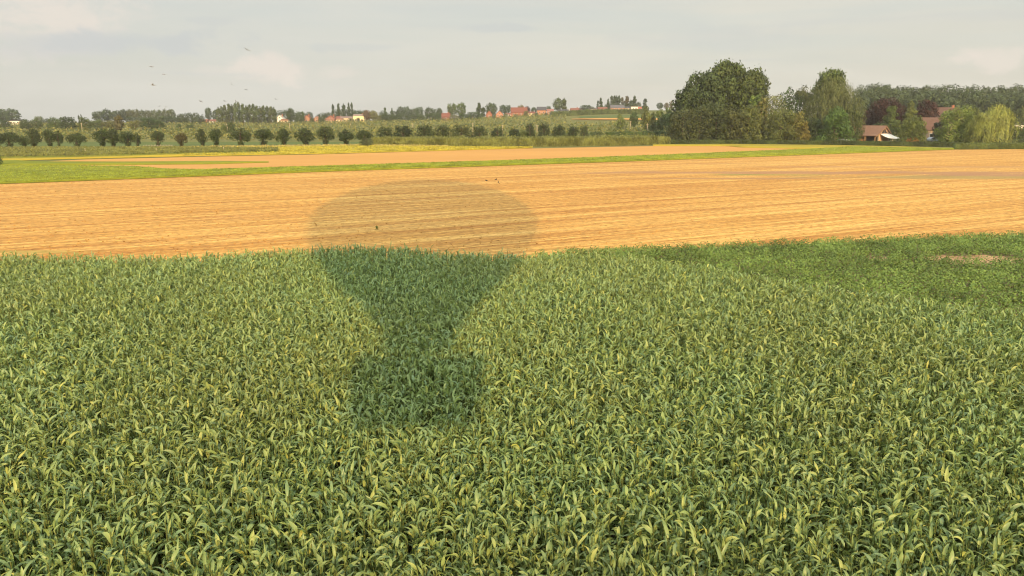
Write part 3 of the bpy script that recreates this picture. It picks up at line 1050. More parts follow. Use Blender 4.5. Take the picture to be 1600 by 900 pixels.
# ------------------------------------------------------------------ the farm: large trees
FARM = [  # px, top, width px, Y, style, colour, (faces, leaf), label
    (1072, 136, 60, 244, 'fan', (0.050, 0.064, 0.024), (5000, .6), 'lower dark poplar at the outer left of the farm grove'),
    (1092, 112, 90, 246, 'fan', (0.052, 0.066, 0.024), (9000, .62), 'huge dark poplar at the left of the farm grove'),
    (1128, 96, 100, 250, 'fan', (0.062, 0.078, 0.024), (10000, .62), 'tallest poplar in the middle of the farm grove'),
    (1164, 108, 80, 247, 'fan', (0.075, 0.088, 0.026), (8000, .6), 'broad poplar at the right shoulder of the farm grove'),
    (1066, 165, 46, 228, 'bush', (0.060, 0.064, 0.024), (3200, .46), 'dark hornbeam at the left foot of the farm grove'),
    (1092, 160, 44, 229, 'bush', (0.072, 0.075, 0.026), (3200, .46), 'dull hornbeam second along the foot of the grove'),
    (1118, 155, 46, 230, 'bush', (0.065, 0.075, 0.028), (3400, .46), 'grey green tree third along the foot of the grove'),
    (1143, 163, 42, 228, 'bush', (0.075, 0.078, 0.026), (3000, .46), 'dull green tree fourth along the foot of the grove'),
    (1167, 160, 44, 227, 'bush', (0.092, 0.096, 0.030), (3200, .46), 'lighter green tree at the right foot of the grove'),
    (1177, 147, 30, 238, 'round', (0.095, 0.13, 0.03), (2200, .5), 'bright green crown rising at the right of the grove'),
    (1202, 143, 50, 240, 'bush', (0.13, 0.13, 0.05), (3000, .5), 'pale olive tree between the grove and the tall willow'),
    (1186, 150, 22, 236, 'round', G_OLIVE, (1500, .5), 'small olive crown right of the bright green crown'),
    (1217, 163, 48, 227, 'bush', (0.12, 0.118, 0.036), (3400, .45), 'olive gold rounded tree behind the clipped hedge'),
    (1241, 172, 32, 227, 'bush', (0.145, 0.125, 0.036), (2300, .45), 'yellowing tree right of the olive gold tree'),
    (1256, 188, 22, 225, 'cone', (0.185, 0.14, 0.037), (1500, .42), 'small golden tree by the clipped hedge'),
    (1229, 134, 46, 252, 'bush', (0.058, 0.085, 0.026), (3000, .5), 'dark green tree in the gap left of the tall willow'),
    (1250, 131, 36, 254, 'column', (0.10, 0.10, 0.042), (2000, .5), 'thin birch left of the tall willow'),
    (1291, 107, 70, 252, 'fan', (0.09, 0.108, 0.03), (5600, .55), 'green poplar top rising above the tall willow'),
    (1293, 117, 86, 244, 'weeping', (0.125, 0.120, 0.048), (10500, .46), 'tall olive weeping willow above the farm'),
    (1266, 180, 32, 232, 'bush', (0.05, 0.066, 0.024), (2300, .45), 'very dark shrub under the tall willow'),
    (1302, 168, 62, 226, 'cone', (0.078, 0.125, 0.032), (4800, .46), 'bright green conical tree left of the barn'),
    (1328, 164, 34, 238, 'bush', (0.07, 0.088, 0.028), (2400, .48), 'dark bush tree between the willow and the barn'),
    (1380, 151, 56, 262, 'round', G_BEECH, (4200, .55), 'large copper beech with purple leaves behind the barn'),
    (1352, 172, 26, 264, 'round', G_BEECH, (1500, .5), 'lower purple crown left of the copper beech'),
    (1373, 188, 26, 252, 'bush', (0.035, 0.042, 0.02), (1500, .48), 'black green bush right behind the barn roof'),
    (1388, 163, 40, 250, 'cone', (0.095, 0.115, 0.034), (3200, .46), 'ragged green conifer in front of the copper beech'),
    (1417, 152, 32, 258, 'cone', (0.115, 0.125, 0.036), (2300, .48), 'yellow green tree between the two purple beeches'),
    (1442, 154, 36, 264, 'round', G_BEECH, (2600, .5), 'smaller purple beech above the farmhouse roof'),
    (1424, 179, 38, 236, 'bush', (0.115, 0.135, 0.036), (2800, .44), 'light green fruit tree right of the barn'),
    (1466, 186, 22, 244, 'bush', (0.045, 0.05, 0.025), (1300, .45), 'dark shrub against the farmhouse wall'),
    (1492, 162, 58, 232, 'bush', (0.14, 0.155, 0.038), (6500, .46), 'full round green tree right of the farmhouse'),
    (1516, 168, 26, 250, 'round', (0.11, 0.12, 0.04), (1600, .5), 'pale tree between the full round tree and the yellow willow'),
    (1552, 162, 52, 226, 'weeping', G_WILLOW, (7200, .40), 'yellow green weeping willow by the light hedge'),
    (1528, 175, 34, 223, 'weeping', G_WILLOW, (4200, .40), 'lower left part weeping willow beside the yellow willow'),
    (1598, 166, 20, 330, 'round', (0.13, 0.13, 0.05), (1100, .6), 'pale tree at the right edge by the white shed'),
    (1586, 196, 30, 260, 'bush', (0.08, 0.10, 0.032), (1500, .5), 'dark green shrub mass below the white shed'),
    (1612, 193, 34, 262, 'bush', (0.09, 0.11, 0.036), (1500, .5), 'shrub mass cut by the right edge below the white shed'),
]
for (px, top, w, Y, st, c, u, lab) in FARM:
    u = (int(u[0] * 1.5), u[1] * .95)
    tree_px('shrub' if 'shrub' in lab else ('willow' if 'weeping' in lab else 'tree'), lab, px, top, None, w, Y, st, c, unique=u, cat='shrub' if 'shrub' in lab else 'tree')


# far-off wood on the right: one mass
def build_wood():
    rng = np.random.default_rng(5)
    P, D, T, L = [], [], [], []
    TX, TY = [1300, 1330, 1370, 1395, 1430, 1480, 1520, 1560, 1600, 1700, 1850], [141, 137, 130, 129, 132, 133, 130, 135, 133, 130, 130]
    trunks = MB()
    for row in range(4):
        Y0 = 395 + row * 22
        px = 1325.0
        while px < 1850:
            px += rng.uniform(8, 13)
            Y = Y0 + rng.uniform(-8, 8)
            p = spot(px, Y)
            top = np.interp(px, TX, TY) + (3 - row) * 5.0 + rng.uniform(-.8, 2.2)
            h = loc(px, top, Y).z - p.z
            w = rng.uniform(8.5, 12.5)
            k = 1000
            # clumped crown on a bare stem
            for b in range(9):
                d = dirs(rng, 1)[0]
                c = np.array([p.x + d[0] * w * .28, p.y + d[1] * w * .28, p.z + h * (.58 + .32 * abs(d[2]) * (1 if d[2] > 0 else -.9))])
                dd = dirs(rng, k // 9)
                r = np.array([w * .33, w * .33, h * .16])
                P.append(c + dd * r * rng.uniform(.7, 1.05, (len(dd), 1)))
                D.append(dd + rng.normal(size=dd.shape) * .45)
                T.append(np.clip(rng.normal(.42, .2, len(dd)) + rng.normal(0, .12), 0, 1))
    P, D, T = np.concatenate(P), np.concatenate(D), np.concatenate(T)
    L = rng.uniform(.7, 1.5, len(P))
    V, Q = leaf_faces(P, D, L, L * .6, rng)
    o = link('wood', np_mesh('wood', V, Q, {'tint': T}), MAT['foliage'], None, (0.062, 0.078, 0.034))
    tag(o, 'dark wood covering the far rise behind the farm', 'wood', kind='stuff')


build_wood()


# orchard rows on the far slope: low fruit hedges nobody could count
def build_orchard():
    rng = np.random.default_rng(9)
    groups = {0: [], 1: []}
    Y = 250.0
    i = 0
    while Y < 610:
        i += 1
        hgt = 2.5 if Y < 320 else 2.2
        xl, xr = -0.80 * Y, 0.225 * Y
        n = int((xr - xl) * (6.5 if Y < 330 else 3.0))
        x = rng.uniform(xl, xr, n)
        y = Y + rng.normal(0, .5, n) + 0.02 * (x)
        keep = np.ones(n, bool)
        # gaps where other fields lie
        px = 800 + x / y * F / CP
        if 335 < Y < 640:
            keep &= ~((px > 885) & (px < 1100) & (Y > 395))
        keep &= rng.uniform(0, 1, n) < (0.55 + 0.45 * np.sin(x * .045 + i * 1.7) ** 2)
        x, y = x[keep], y[keep]
        z = np.array([terrain_z(a, b) for a, b in zip(x, y)])
        bumpy = hgt * (0.8 + .25 * np.sin(x * 2.1 + i) * np.sin(x * .37))
        P = np.stack([x, y, z + rng.uniform(.15, 1, len(x)) ** .8 * bumpy], 1)
        D = dirs(rng, len(x)) + np.array([0, -.6, .5])
        L = rng.uniform(.45, .95, len(x)) * (1 if Y < 330 else 1.4)
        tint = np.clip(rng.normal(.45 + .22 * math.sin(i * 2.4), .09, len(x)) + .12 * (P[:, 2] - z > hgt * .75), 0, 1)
        V, Q = leaf_faces(P, D, L, L * .65, rng)
        groups[(i // 2) % 2].append((V, Q, tint))
        Y += 7.5 if Y < 330 else 11.0
    for g, c, lab in ((0, (0.19, 0.16, 0.052), 'yellow green rows of fruit trees on the far slope'),
                      (1, (0.095, 0.108, 0.038), 'darker green rows of fruit trees between the yellow green ones')):
        V = np.concatenate([a[0] for a in groups[g]])
        T = np.concatenate([a[2] for a in groups[g]])
        Q = np.arange(len(V)).reshape(-1, 4)
        tag(link('orchard', np_mesh('orchard', V, Q, {'tint': T}), MAT['foliage'], None, c), lab, 'orchard', kind='stuff')


build_orchard()


def leafy_box(name, line, hgt, dep, n, leaf, col, label, cat='hedge', kind=None, jag=0.06, slim=0.55, core=True):
    """clipped hedge or standing crop strip along a line of points"""
    rng = np.random.default_rng(int(abs(line[0].x) * 7 + n))
    P, D = [], []
    tot = sum((line[i + 1] - line[i]).length for i in range(len(line) - 1))
    for i in range(len(line) - 1):
        a, b = np.array(line[i]), np.array(line[i + 1])
        m = int(n * np.linalg.norm(b - a) / tot)
        t = rng.uniform(0, 1, (m, 1))
        base = a + (b - a) * t
        d = (b - a) / np.linalg.norm(b - a)
        nrm = np.array([d[1], -d[0], 0])
        which = rng.uniform(0, 1, m)
        off = np.where(which < .55, 0.0, rng.uniform(0, dep, m))
        zz = np.where(which < .55, rng.uniform(0.0, hgt, m), hgt)
        lump = np.sin(base[:, 0] * .9) * np.sin(base[:, 0] * .23 + 1) * jag * hgt
        pts = base - nrm * off[:, None] + np.stack([np.zeros(m), np.zeros(m), zz + np.where(which < .55, 0, lump + rng.normal(0, jag * .5 * hgt, m))], 1)
        pts += rng.normal(0, leaf * .2, (m, 3))
        P.append(pts)
        D.append(np.where(which[:, None] < .55, nrm, np.array([0, 0, 1.0])) + rng.normal(0, .5, (m, 3)))
    P, D = np.concatenate(P), np.concatenate(D)
    P[:, 2] = np.maximum(P[:, 2], 0.05)
    L = leaf * rng.uniform(.6, 1.4, len(P))
    V, Q = leaf_faces(P, D, L, L * slim, rng, None if slim > .4 else np.tile(np.array([[0, 0, 1.0]]), (len(P), 1)))
    T = np.clip(rng.normal(.45, .22, len(P)), 0, 1)
    if core:
        # twiggy inside of the hedge
        k = len(V)
        m = MB()
        for i in range(len(line) - 1):
            a, b = line[i], line[i + 1]
            d = (b - a).normalized()
            nn = Vector((-d.y, d.x, 0))
            a1, b1 = a + nn * .12, b + nn * .12
            a2, b2 = a + nn * (dep - .1), b + nn * (dep - .1)
            up = Vector((0, 0, hgt * .93))
            m.add([a1, b1, b2, a2, a1 + up, b1 + up, b2 + up, a2 + up], [(0, 1, 5, 4), (4, 5, 6, 7), (2, 3, 7, 6), (1, 2, 6, 5), (3, 0, 4, 7)])
        V = np.concatenate([V, np.array(m.v)])
        Q = np.concatenate([Q, np.array(m.f) + k])
        T = np.concatenate([T, np.full(len(m.f), .15)])
    o = link(name, np_mesh(name, V, Q, {'tint': T}), MAT['foliage'], None, col)
    return tag(o, label, cat, kind=kind)


leafy_box('hedge', [gnd(x, y) for x, y in ((1039, 225.2), (1150, 225.6), (1300, 227.0), (1492, 230))], 1.25, 1.4, 11000, .28, (0.062, 0.075, 0.024),
          'long low clipped dark green hedge in front of the farm')
leafy_box('hedge', [gnd(x, y) for x, y in ((1494, 233.6), (1600, 233.2), (1900, 231))], 1.55, 1.5, 7000, .28, (0.095, 0.11, 0.030),
          'taller lighter green clipped hedge at the right end of the stubble')
leafy_box('hedge', [gnd(x, y) for x, y in ((1545, 224.4), (1650, 223.8), (1900, 222))], 1.25, 1.2, 3500, .3, (0.05, 0.062, 0.022),
          'dark clipped hedge standing behind the lighter green hedge')
leafy_box('hedge', [spot(x, 262) for x in (947, 1000, 1055)], 2.1, 2.0, 3500, .4, (0.06, 0.085, 0.026),
          'dark hedge row behind the right end of the tall maize strip', jag=.16)
leafy_box('tall_maize', [gnd(x, y) for x, y in ((582, 227.6), (700, 229.4), (800, 229.6), (900, 228.6), (1046, 226.0))], 2.0, 14, 60000, .75, (0.165, 0.158, 0.05),
          'strip of tall maize standing in front of the small round trees', 'maize strip', 'stuff', jag=.13, slim=.22, core=False)
leafy_box('far_maize', [spot(x, 560) for x in (862, 920, 1010)], 3.6, 30, 5000, .9, (0.085, 0.10, 0.035),
          'dark green maize strip just below the right hand village houses', 'maize strip', 'stuff', jag=.05, slim=.35)


# ------------------------------------------------------------------ maize field in the foreground
CORN_FAR = [(-700, 408), (0, 399), (300, 396), (400, 392), (550, 387), (640, 388), (700, 393), (800, 394), (950, 394)]
CORN_H = 2.15
far_pts = [gnd(x, y, CORN_H) for x, y in CORN_FAR]
FX, FY = [p.x for p in far_pts], [p.y for p in far_pts]
diag = [gnd(x, y, CORN_H) for x, y in ((950, 394), (1100, 414), (1300, 445), (1600, 488), (2100, 560))]
FX += [p.x for p in diag[1:]]
FY += [p.y for p in diag[1:]]


def m_maize():
    m, n, out = mat('maize_leaf')
    t = attr(n, 'tint')
    rib = attr(n, 'rib')
    p = pos(n)
    patch = n.ramp(n.noise(p, 0.16, 3), 0.35, 0.68)
    c = n.mix(n.ramp(t, 0.0, 0.55), (0.155, 0.285, 0.145), (0.285, 0.42, 0.15))
    c = n.mix(n.ramp(t, 0.62, 1.0), c, (0.56, 0.60, 0.16))
    c = n.mix(n.math('MULTIPLY', patch, 0.30), c, (0.24, 0.25, 0.07))
    c = n.mix(n.math('MULTIPLY', n.ramp(rib, 0.28, 0.0), 0.45), c, (0.33, 0.35, 0.15))
    tr = n.mix(0.5, c, (0.36, 0.38, 0.04))
    principled(n, out, c, n.math('ADD', 0.36, n.math('MULTIPLY', t, 0.2)), 0.5, translucent=0.30, tcol=tr)
    return m


MAT['maize'] = m_maize()
MAT['stalk'] = m_plain('maize_stalk', (0.13, 0.17, 0.05), 0.7, 0.3, 0.2)


def strip_leaves(base, az, pitch0, L, Wd, bend, twist, segs, rng):
    """arching blades: (m,) arrays; returns verts, quads, rib, rows of quads per leaf"""
    m = len(base)
    rows = segs + 1
    s = np.linspace(0, 1, rows)
    prof = np.interp(s, [0, .12, .35, .6, .85, 1], [.45, .8, 1.0, .88, .42, .02])
    pitch = pitch0[:, None] - bend[:, None] * s[None, :] ** 1.25
    ds = (L / segs)[:, None]
    dx = np.cos(pitch) * ds
    dz = np.sin(pitch) * ds
    r = np.concatenate([np.zeros((m, 1)), np.cumsum(dx[:, :-1], 1)], 1)
    z = np.concatenate([np.zeros((m, 1)), np.cumsum(dz[:, :-1], 1)], 1)
    side = rng.normal(0, .10, m)[:, None] * s[None, :] ** 2 * L[:, None]
    ca, sa = np.cos(az)[:, None], np.sin(az)[:, None]
    C = np.stack([base[:, 0:1] + ca * r - sa * side, base[:, 1:2] + sa * r + ca * side, base[:, 2:3] + z], 2)
    # across direction, rolled about the blade
    A = np.stack([-sa * np.ones_like(r), ca * np.ones_like(r), np.zeros_like(r)], 2)
    T = np.stack([np.cos(pitch) * ca, np.cos(pitch) * sa, np.sin(pitch)], 2)
    Nn = np.cross(T, A)
    roll = twist[:, None] * s[None, :] + rng.normal(0, .25, m)[:, None]
    A2 = A * np.cos(roll)[..., None] + Nn * np.sin(roll)[..., None]
    N2 = np.cross(T, A2)
    hw = (Wd / 2)[:, None, None] * prof[None, :, None]
    wav = (np.sin(s[None, :] * 9 + rng.uniform(0, 6, m)[:, None]) * .22)[..., None]
    Lf = C - A2 * hw + N2 * hw * (.45 + wav)
    Rt = C + A2 * hw + N2 * hw * (.45 - wav)
    V = np.stack([Lf, C, Rt], 2).reshape(m, rows * 3, 3)
    q = []
    for i in range(segs):
        a = i * 3
        q += [(a, a + 1, a + 4, a + 3), (a + 1, a + 2, a + 5, a + 4)]
    q = np.array(q)
    Q = (np.arange(m)[:, None, None] * (rows * 3) + q[None]).reshape(-1, 4)
    rib = np.tile(np.array([1, 0, 1]), rows * m)
    return V.reshape(-1, 3), Q, rib, len(q)


def build_maize():
    rng = np.random.default_rng(3)
    # plants: drilled rows, jittered
    row, step = .19, .13
    X, Y = [], []
    ang = math.radians(24)
    ca, sa = math.cos(ang), math.sin(ang)
    gx = np.arange(-75, 75, row)
    gy = np.arange(-75, 75, step)
    A, Bv = np.meshgrid(gx, gy)
    A = A.ravel() + rng.normal(0, .15, A.size)
    Bv = Bv.ravel() + rng.normal(0, .09, Bv.size)
    x = A * ca - Bv * sa
    y = A * sa + Bv * ca + 20
    lim = np.interp(x, FX, FY) + rng.normal(0, .12, len(x))
    ok = (y > 5.0) & (y < lim) & (np.abs(x) < 0.72 * y + 5.5) & (rng.uniform(0, 1, len(x)) > .04)
    x, y = x[ok], y[ok]
    n = len(x)
    hz = 2.01 + rng.normal(0, .085, n) + .10 * np.sin(x * .35 + 1) * np.sin(y * .31)
    dist = np.hypot(x, y)
    Vs, Qs, Rs, Ts = [], [], [], []
    off = 0
    levels = 10
    for k in range(levels):
        near = dist < 24
        for sel, segs in ((near, 5), (~near, 3)):
            if k < 2:
                sel = sel & (dist < 30)
            idx = np.nonzero(sel)[0]
            m = len(idx)
            if not m:
                continue
            f = k / (levels - 1)
            base = np.stack([x[idx], y[idx], hz[idx] * (.62 + .38 * f) + rng.normal(0, .03, m)], 1)
            az = rng.uniform(0, 2 * np.pi, m) if k % 2 == 0 else rng.uniform(0, 2 * np.pi, m)
            pitch0 = np.radians(rng.normal(50 + 16 * f, 15, m))
            L = rng.normal(.255 - .02 * f, .052, m).clip(.13)
            Wd = rng.normal(.054 - .004 * f, .010, m)
            bend = np.radians(rng.normal(105 - 35 * f, 38, m)).clip(.1)
            twist = rng.normal(0, 1.0, m)
            V, Q, rib, nq = strip_leaves(base, az, pitch0, L, Wd, bend, twist, segs, rng)
            t = np.clip(rng.beta(1.7, 2.6, m) + (.12 * (1 - f)), 0, 1)
            Vs.append(V)
            Qs.append(Q + off)
            off += len(V)
            Rs.append(rib)
            Ts.append(np.repeat(t, nq))
    V, Q = np.concatenate(Vs), np.concatenate(Qs)
    nf = len(Q)
    me = np_mesh('maize', V, Q, {'tint': np.concatenate(Ts)}, {'rib': np.concatenate(Rs)}, smooth=True)
    o = link('maize', me, MAT['maize'])
    tag(o, 'dense field of green maize filling the foreground', 'maize', kind='stuff')
    # stalks
    r = .012
    a = np.array([0, 2.09, 4.19])
    ring = np.stack([np.cos(a) * r, np.sin(a) * r], 1)
    bot = np.stack([x[:, None] + ring[:, 0], y[:, None] + ring[:, 1], np.zeros((n, 3))], 2)
    top = np.stack([x[:, None] + ring[:, 0], y[:, None] + ring[:, 1], np.repeat(hz[:, None] + .05, 3, 1)], 2)
    V = np.concatenate([bot, top], 1).reshape(-1, 3)
    q = np.array([(0, 1, 4, 3), (1, 2, 5, 4), (2, 0, 3, 5)])
    Q = (np.arange(n)[:, None, None] * 6 + q[None]).reshape(-1, 4)
    tag(link('maize_stalks', np_mesh('maize_stalks', V, Q), MAT['stalk']), 'upright stalks under the leaves of the maize field', 'maize', kind='stuff')
    # soil under the crop
    pts = [(-80, -15, 0.03), (60, -15, 0.03)] + [(a, b - .2, 0.03) for a, b in reversed(list(zip(FX, FY))) if -80 < a < 60]
    me = bpy.data.meshes.new('soil')
    me.from_pydata(pts, [], [tuple(range(len(pts)))])
    tag(link('soil', me, MAT['dirt']), kind='structure')
    print('maize plants', n, 'leaf faces', nf)


build_maize()


# ------------------------------------------------------------------ potato field on the right
def build_potatoes():
    rng = np.random.default_rng(21)
    far = [gnd(x, y) for x, y in ((840, 401.0), (940, 397.0), (1100, 388), (1300, 381), (1600, 371), (2300, 349))]
    PX, PY = [p.x for p in far], [p.y for p in far]
    # ridged soil
    pts = [(PX[0], PY[0], .05)]
    poly = [(a, b, .045) for a, b in zip(PX, PY)]
    near = [(PX[-1], 12, .045), (18, 12, .045), (8, 34, .045)]
    me = bpy.data.meshes.new('potato_soil')
    pp = poly + near
    me.from_pydata(pp, [], [tuple(reversed(range(len(pp))))])
    m_pale = m_crop('dry_soil', (0.30, 0.19, 0.10), (0.50, 0.34, 0.19), (0.18, 0.115, 0.065), .9, 3.0, .10)
    tag(link('potato_soil', me, MAT['dirt']), kind='structure')
    # bare dry patches where nothing grew
    for j, (qx, qy, rx, ry) in enumerate(((1519, 405, 2.7, 1.7), (1376, 402.5, 1.0, .6), (1545, 401, 1.2, .8))):
        g = gnd(qx, qy + 3)
        V = []
        for i in range(36):
            t = 2 * math.pi * i / 36
            f = 1 + .18 * math.sin(3 * t + j) + .12 * math.sin(7 * t + 2 * j) + rng.normal(0, .05)
            V.append((g.x + math.cos(t) * rx * f, g.y + math.sin(t) * ry * f, .052 + .005 * j))
        pm = bpy.data.meshes.new('bare_soil')
        pm.from_pydata(V, [], [tuple(range(36))])
        tag(link('bare_soil', pm, m_pale), kind='structure')
    # plants
    row = .8
    d = math.atan2(PY[4] - PY[1], PX[4] - PX[1])
    ca, sa = math.cos(d), math.sin(d)
    a = np.arange(-5, 75, .34)
    b = np.arange(-45, 5, row)
    A, B = np.meshgrid(a, b)
    A = A.ravel() + rng.normal(0, .09, A.size)
    B = B.ravel() + rng.normal(0, .10, B.size)
    x = PX[1] + A * ca - B * sa
    y = PY[1] + A * sa + B * ca
    edge = np.interp(x, FX, FY)
    ok = (y < np.interp(x, PX, PY) - .15) & (y > edge - .2) & (x > PX[0]) & (x < .72 * y + 5)
    # bare patches
    for (px, py, rx, ry) in ((1519, 405, 2.5, 1.5), (1376, 402.5, .8, .55), (1600, 408, 1, .6), (1545, 401, 1.0, .8)):
        g = gnd(px, py + 3)
        e = ((x - g.x) / rx) ** 2 + ((y - g.y) / ry) ** 2
        ok &= e > (1 + rng.normal(0, .25, len(x)))
    x, y = x[ok], y[ok]
    n = len(x)
    hz = .50 + rng.normal(0, .045, n)
    k = 80
    u = dirs(rng, n * k)
    u[:, 2] = np.abs(u[:, 2])
    sz = rng.uniform(.7, 1.2, (n, 1))
    C = np.repeat(np.stack([x, y, hz * 0], 1), k, 0)
    Rr = np.repeat(np.stack([.36 * sz[:, 0], .36 * sz[:, 0], hz * 1.1 * sz[:, 0]], 1), k, 0)
    P = C + u * Rr * rng.uniform(.7, 1.08, (n * k, 1)) + np.array([0, 0, .05])
    D = u + rng.normal(0, .55, u.shape) + np.array([0, -.1, .3])
    L = rng.uniform(.06, .135, len(P))
    V, Q = leaf_faces(P, D, L, L * .7, rng)
    T = np.clip(rng.normal(.42, .2, len(P)), 0, 1)
    o = link('potato_plants', np_mesh('potato_plants', V, Q, {'tint': T}), MAT['foliage'], None, (0.146, 0.194, 0.051))
    tag(o, 'low leafy potato crop right of the maize', 'potato crop', kind='stuff')


build_potatoes()


# ------------------------------------------------------------------ straw on the stubble, blades on the grass strips
def build_straw():
    rng = np.random.default_rng(33)
    ca, sa = math.cos(ROW_ANG), math.sin(ROW_ANG)
    n = 6000
    # rows 0.5 m apart carry standing straw
    yy = 40 + (rng.uniform(0, 1, n) ** 2.0) * 60
    xx = rng.uniform(-1, 1, n) * (yy * .74 + 4)
    v = -xx * sa + yy * ca
    v = np.round(v / .62) * .62 + rng.normal(0, .06, n)
    u = xx * ca + yy * sa
    x = u * ca - v * sa
    y = u * sa + v * ca
    px = 800 + x / (y * CP + H * SP) * F
    py = 450 - F * (y * SP - H * CP) / (y * CP + H * SP)
    top = np.interp(px, [p[0] for p in STUB_TOP], [p[1] for p in STUB_TOP])
    edge = np.interp(x, FX, FY)
    fx = [gnd(a, b).x for a, b in ((985, 394), (1600, 371), (2300, 349))]
    fy = [gnd(a, b).y for a, b in ((985, 394), (1600, 371), (2300, 349))]
    edge = np.maximum(edge, np.where(x > fx[0], np.interp(x, fx, fy), 0))
    ok = (py > top + .6) & (y > edge + .4)
    x, y = x[ok], y[ok]
    n = len(x)
    h = rng.uniform(.02, .07, n)
    w = rng.uniform(.03, .08, n) * (1 + y / 150)
    a = rng.normal(ROW_ANG, .12, n)
    ux, uy = np.cos(a) * w / 2, np.sin(a) * w / 2
    lean = rng.normal(0, .06, (n, 2))
    z0 = np.full(n, .02)
    V = np.stack([np.stack([x - ux, y - uy, z0], 1), np.stack([x + ux, y + uy, z0], 1),
                  np.stack([x + ux + lean[:, 0], y + uy + lean[:, 1], z0 + h], 1), np.stack([x - ux + lean[:, 0], y - uy + lean[:, 1], z0 + h], 1)], 1).reshape(-1, 3)
    Q = np.arange(4 * n).reshape(n, 4)
    m, nn, out = mat('straw')
    t = attr(nn, 'tint')
    c = stubble_colour(nn)[2]
    c = nn.mix(nn.math('MULTIPLY', nn.ramp(t, 0.30, 0.0), 0.5), c, (0.34, 0.18, 0.065))
    c = nn.mix(nn.math('MULTIPLY', nn.ramp(t, .6, 1.0), 0.4), c, (0.66, 0.45, 0.21))
    principled(nn, out, c, .7, .2, translucent=.3)
    T = np.clip(rng.normal(.5, .28, n), 0, 1)
    tag(link('straw_stubble', np_mesh('straw_stubble', V, Q, {'tint': T}), m), 'short cut straw standing in rows on the golden stubble', 'straw', kind='stuff')


build_straw()


def build_blades(name, lower, upper, n, hgt, col, label, z=0.04, seed=1, wd=.14, x0=None, x1=None):
    rng = np.random.default_rng(seed)
    lx, ly = zip(*lower)
    ux, uy = zip(*upper)
    px = rng.uniform(max(min(lx), -150), min(max(lx), 1750), n)
    s = rng.uniform(0, 1, n)
    s = np.where(rng.uniform(0, 1, n) < .25, s * .06, s)
    lo, up = np.interp(px, lx, ly), np.interp(px, ux, uy)
    keep = lo - up > .3
    px, s, lo, up = px[keep], s[keep], lo[keep], up[keep]
    P = np.array([tuple(gnd(a, c).lerp(gnd(a, b), k)) for a, b, c, k in zip(px, up, lo, s)])
    P[:, 2] = z + hgt * rng.uniform(.35, .8, len(P))
    D = dirs(rng, len(P)) * .8 + np.array([0, -1, .5])
    L = hgt * rng.uniform(.6, 1.3, len(P))
    V, Q = leaf_faces(P, D, L, wd * rng.uniform(.6, 1.5, len(P)), rng, np.tile(np.array([[0, 0, 1.0]]), (len(P), 1)))
    T = np.clip(rng.normal(.45, .2, len(P)), 0, 1)
    tag(link(name, np_mesh(name, V, Q, {'tint': T}), MAT['foliage'], None, col), label, 'crop', kind='stuff')


build_blades('grass', A_LOW, A_UP, 42000, .24, (0.19, 0.20, 0.023), 'bright green grass blades on the long strip across the stubble', .10, 2, .22)
build_blades('yellow_crop', [(285, 244.5), (434, 242), (510, 240.5), (790, 233.2), (832, 231.8)], [(285, 231.6), (434, 230.6), (560, 228.5), (700, 230), (790, 231.2), (832, 231.2)],
             12000, .35, (0.32, 0.25, 0.034), 'yellow standing crop in front of the roadside trees', .1, 4, .25)
build_blades('green_crop', [(-150, 249), (0, 248.5), (120, 246.5), (300, 242), (434, 239)], [(-150, 233), (0, 233.5), (120, 233.5), (230, 233.5), (300, 233.5), (434, 235.6)],
             14000, .6, (0.13, 0.122, 0.034), 'dull green standing crop in front of the leftmost roadside trees', .3, 6, .35)
build_blades('verge_grass', [(-100, 234.6), (150, 234), (300, 232.6), (560, 229), (700, 230)], [(-100, 232.4), (150, 232.2), (300, 230.6), (560, 227.3), (700, 228.8)],
             5000, .5, (0.32, 0.24, 0.09), 'dry straw coloured grass along the feet of the roadside trees', .03, 8, .3)

# ------------------------------------------------------------------ houses
BRICK, BRICK_O = (0.28, 0.12, 0.075), (0.38, 0.20, 0.125)
CREAM, WHITE, GREYW = (0.70, 0.58, 0.36), (0.74, 0.72, 0.66), (0.42, 0.41, 0.38)
R_RED, R_ORANGE, R_DARK, R_BROWN = (0.18, 0.07, 0.048), (0.26, 0.125, 0.075), (0.07, 0.075, 0.09), (0.20, 0.09, 0.065)


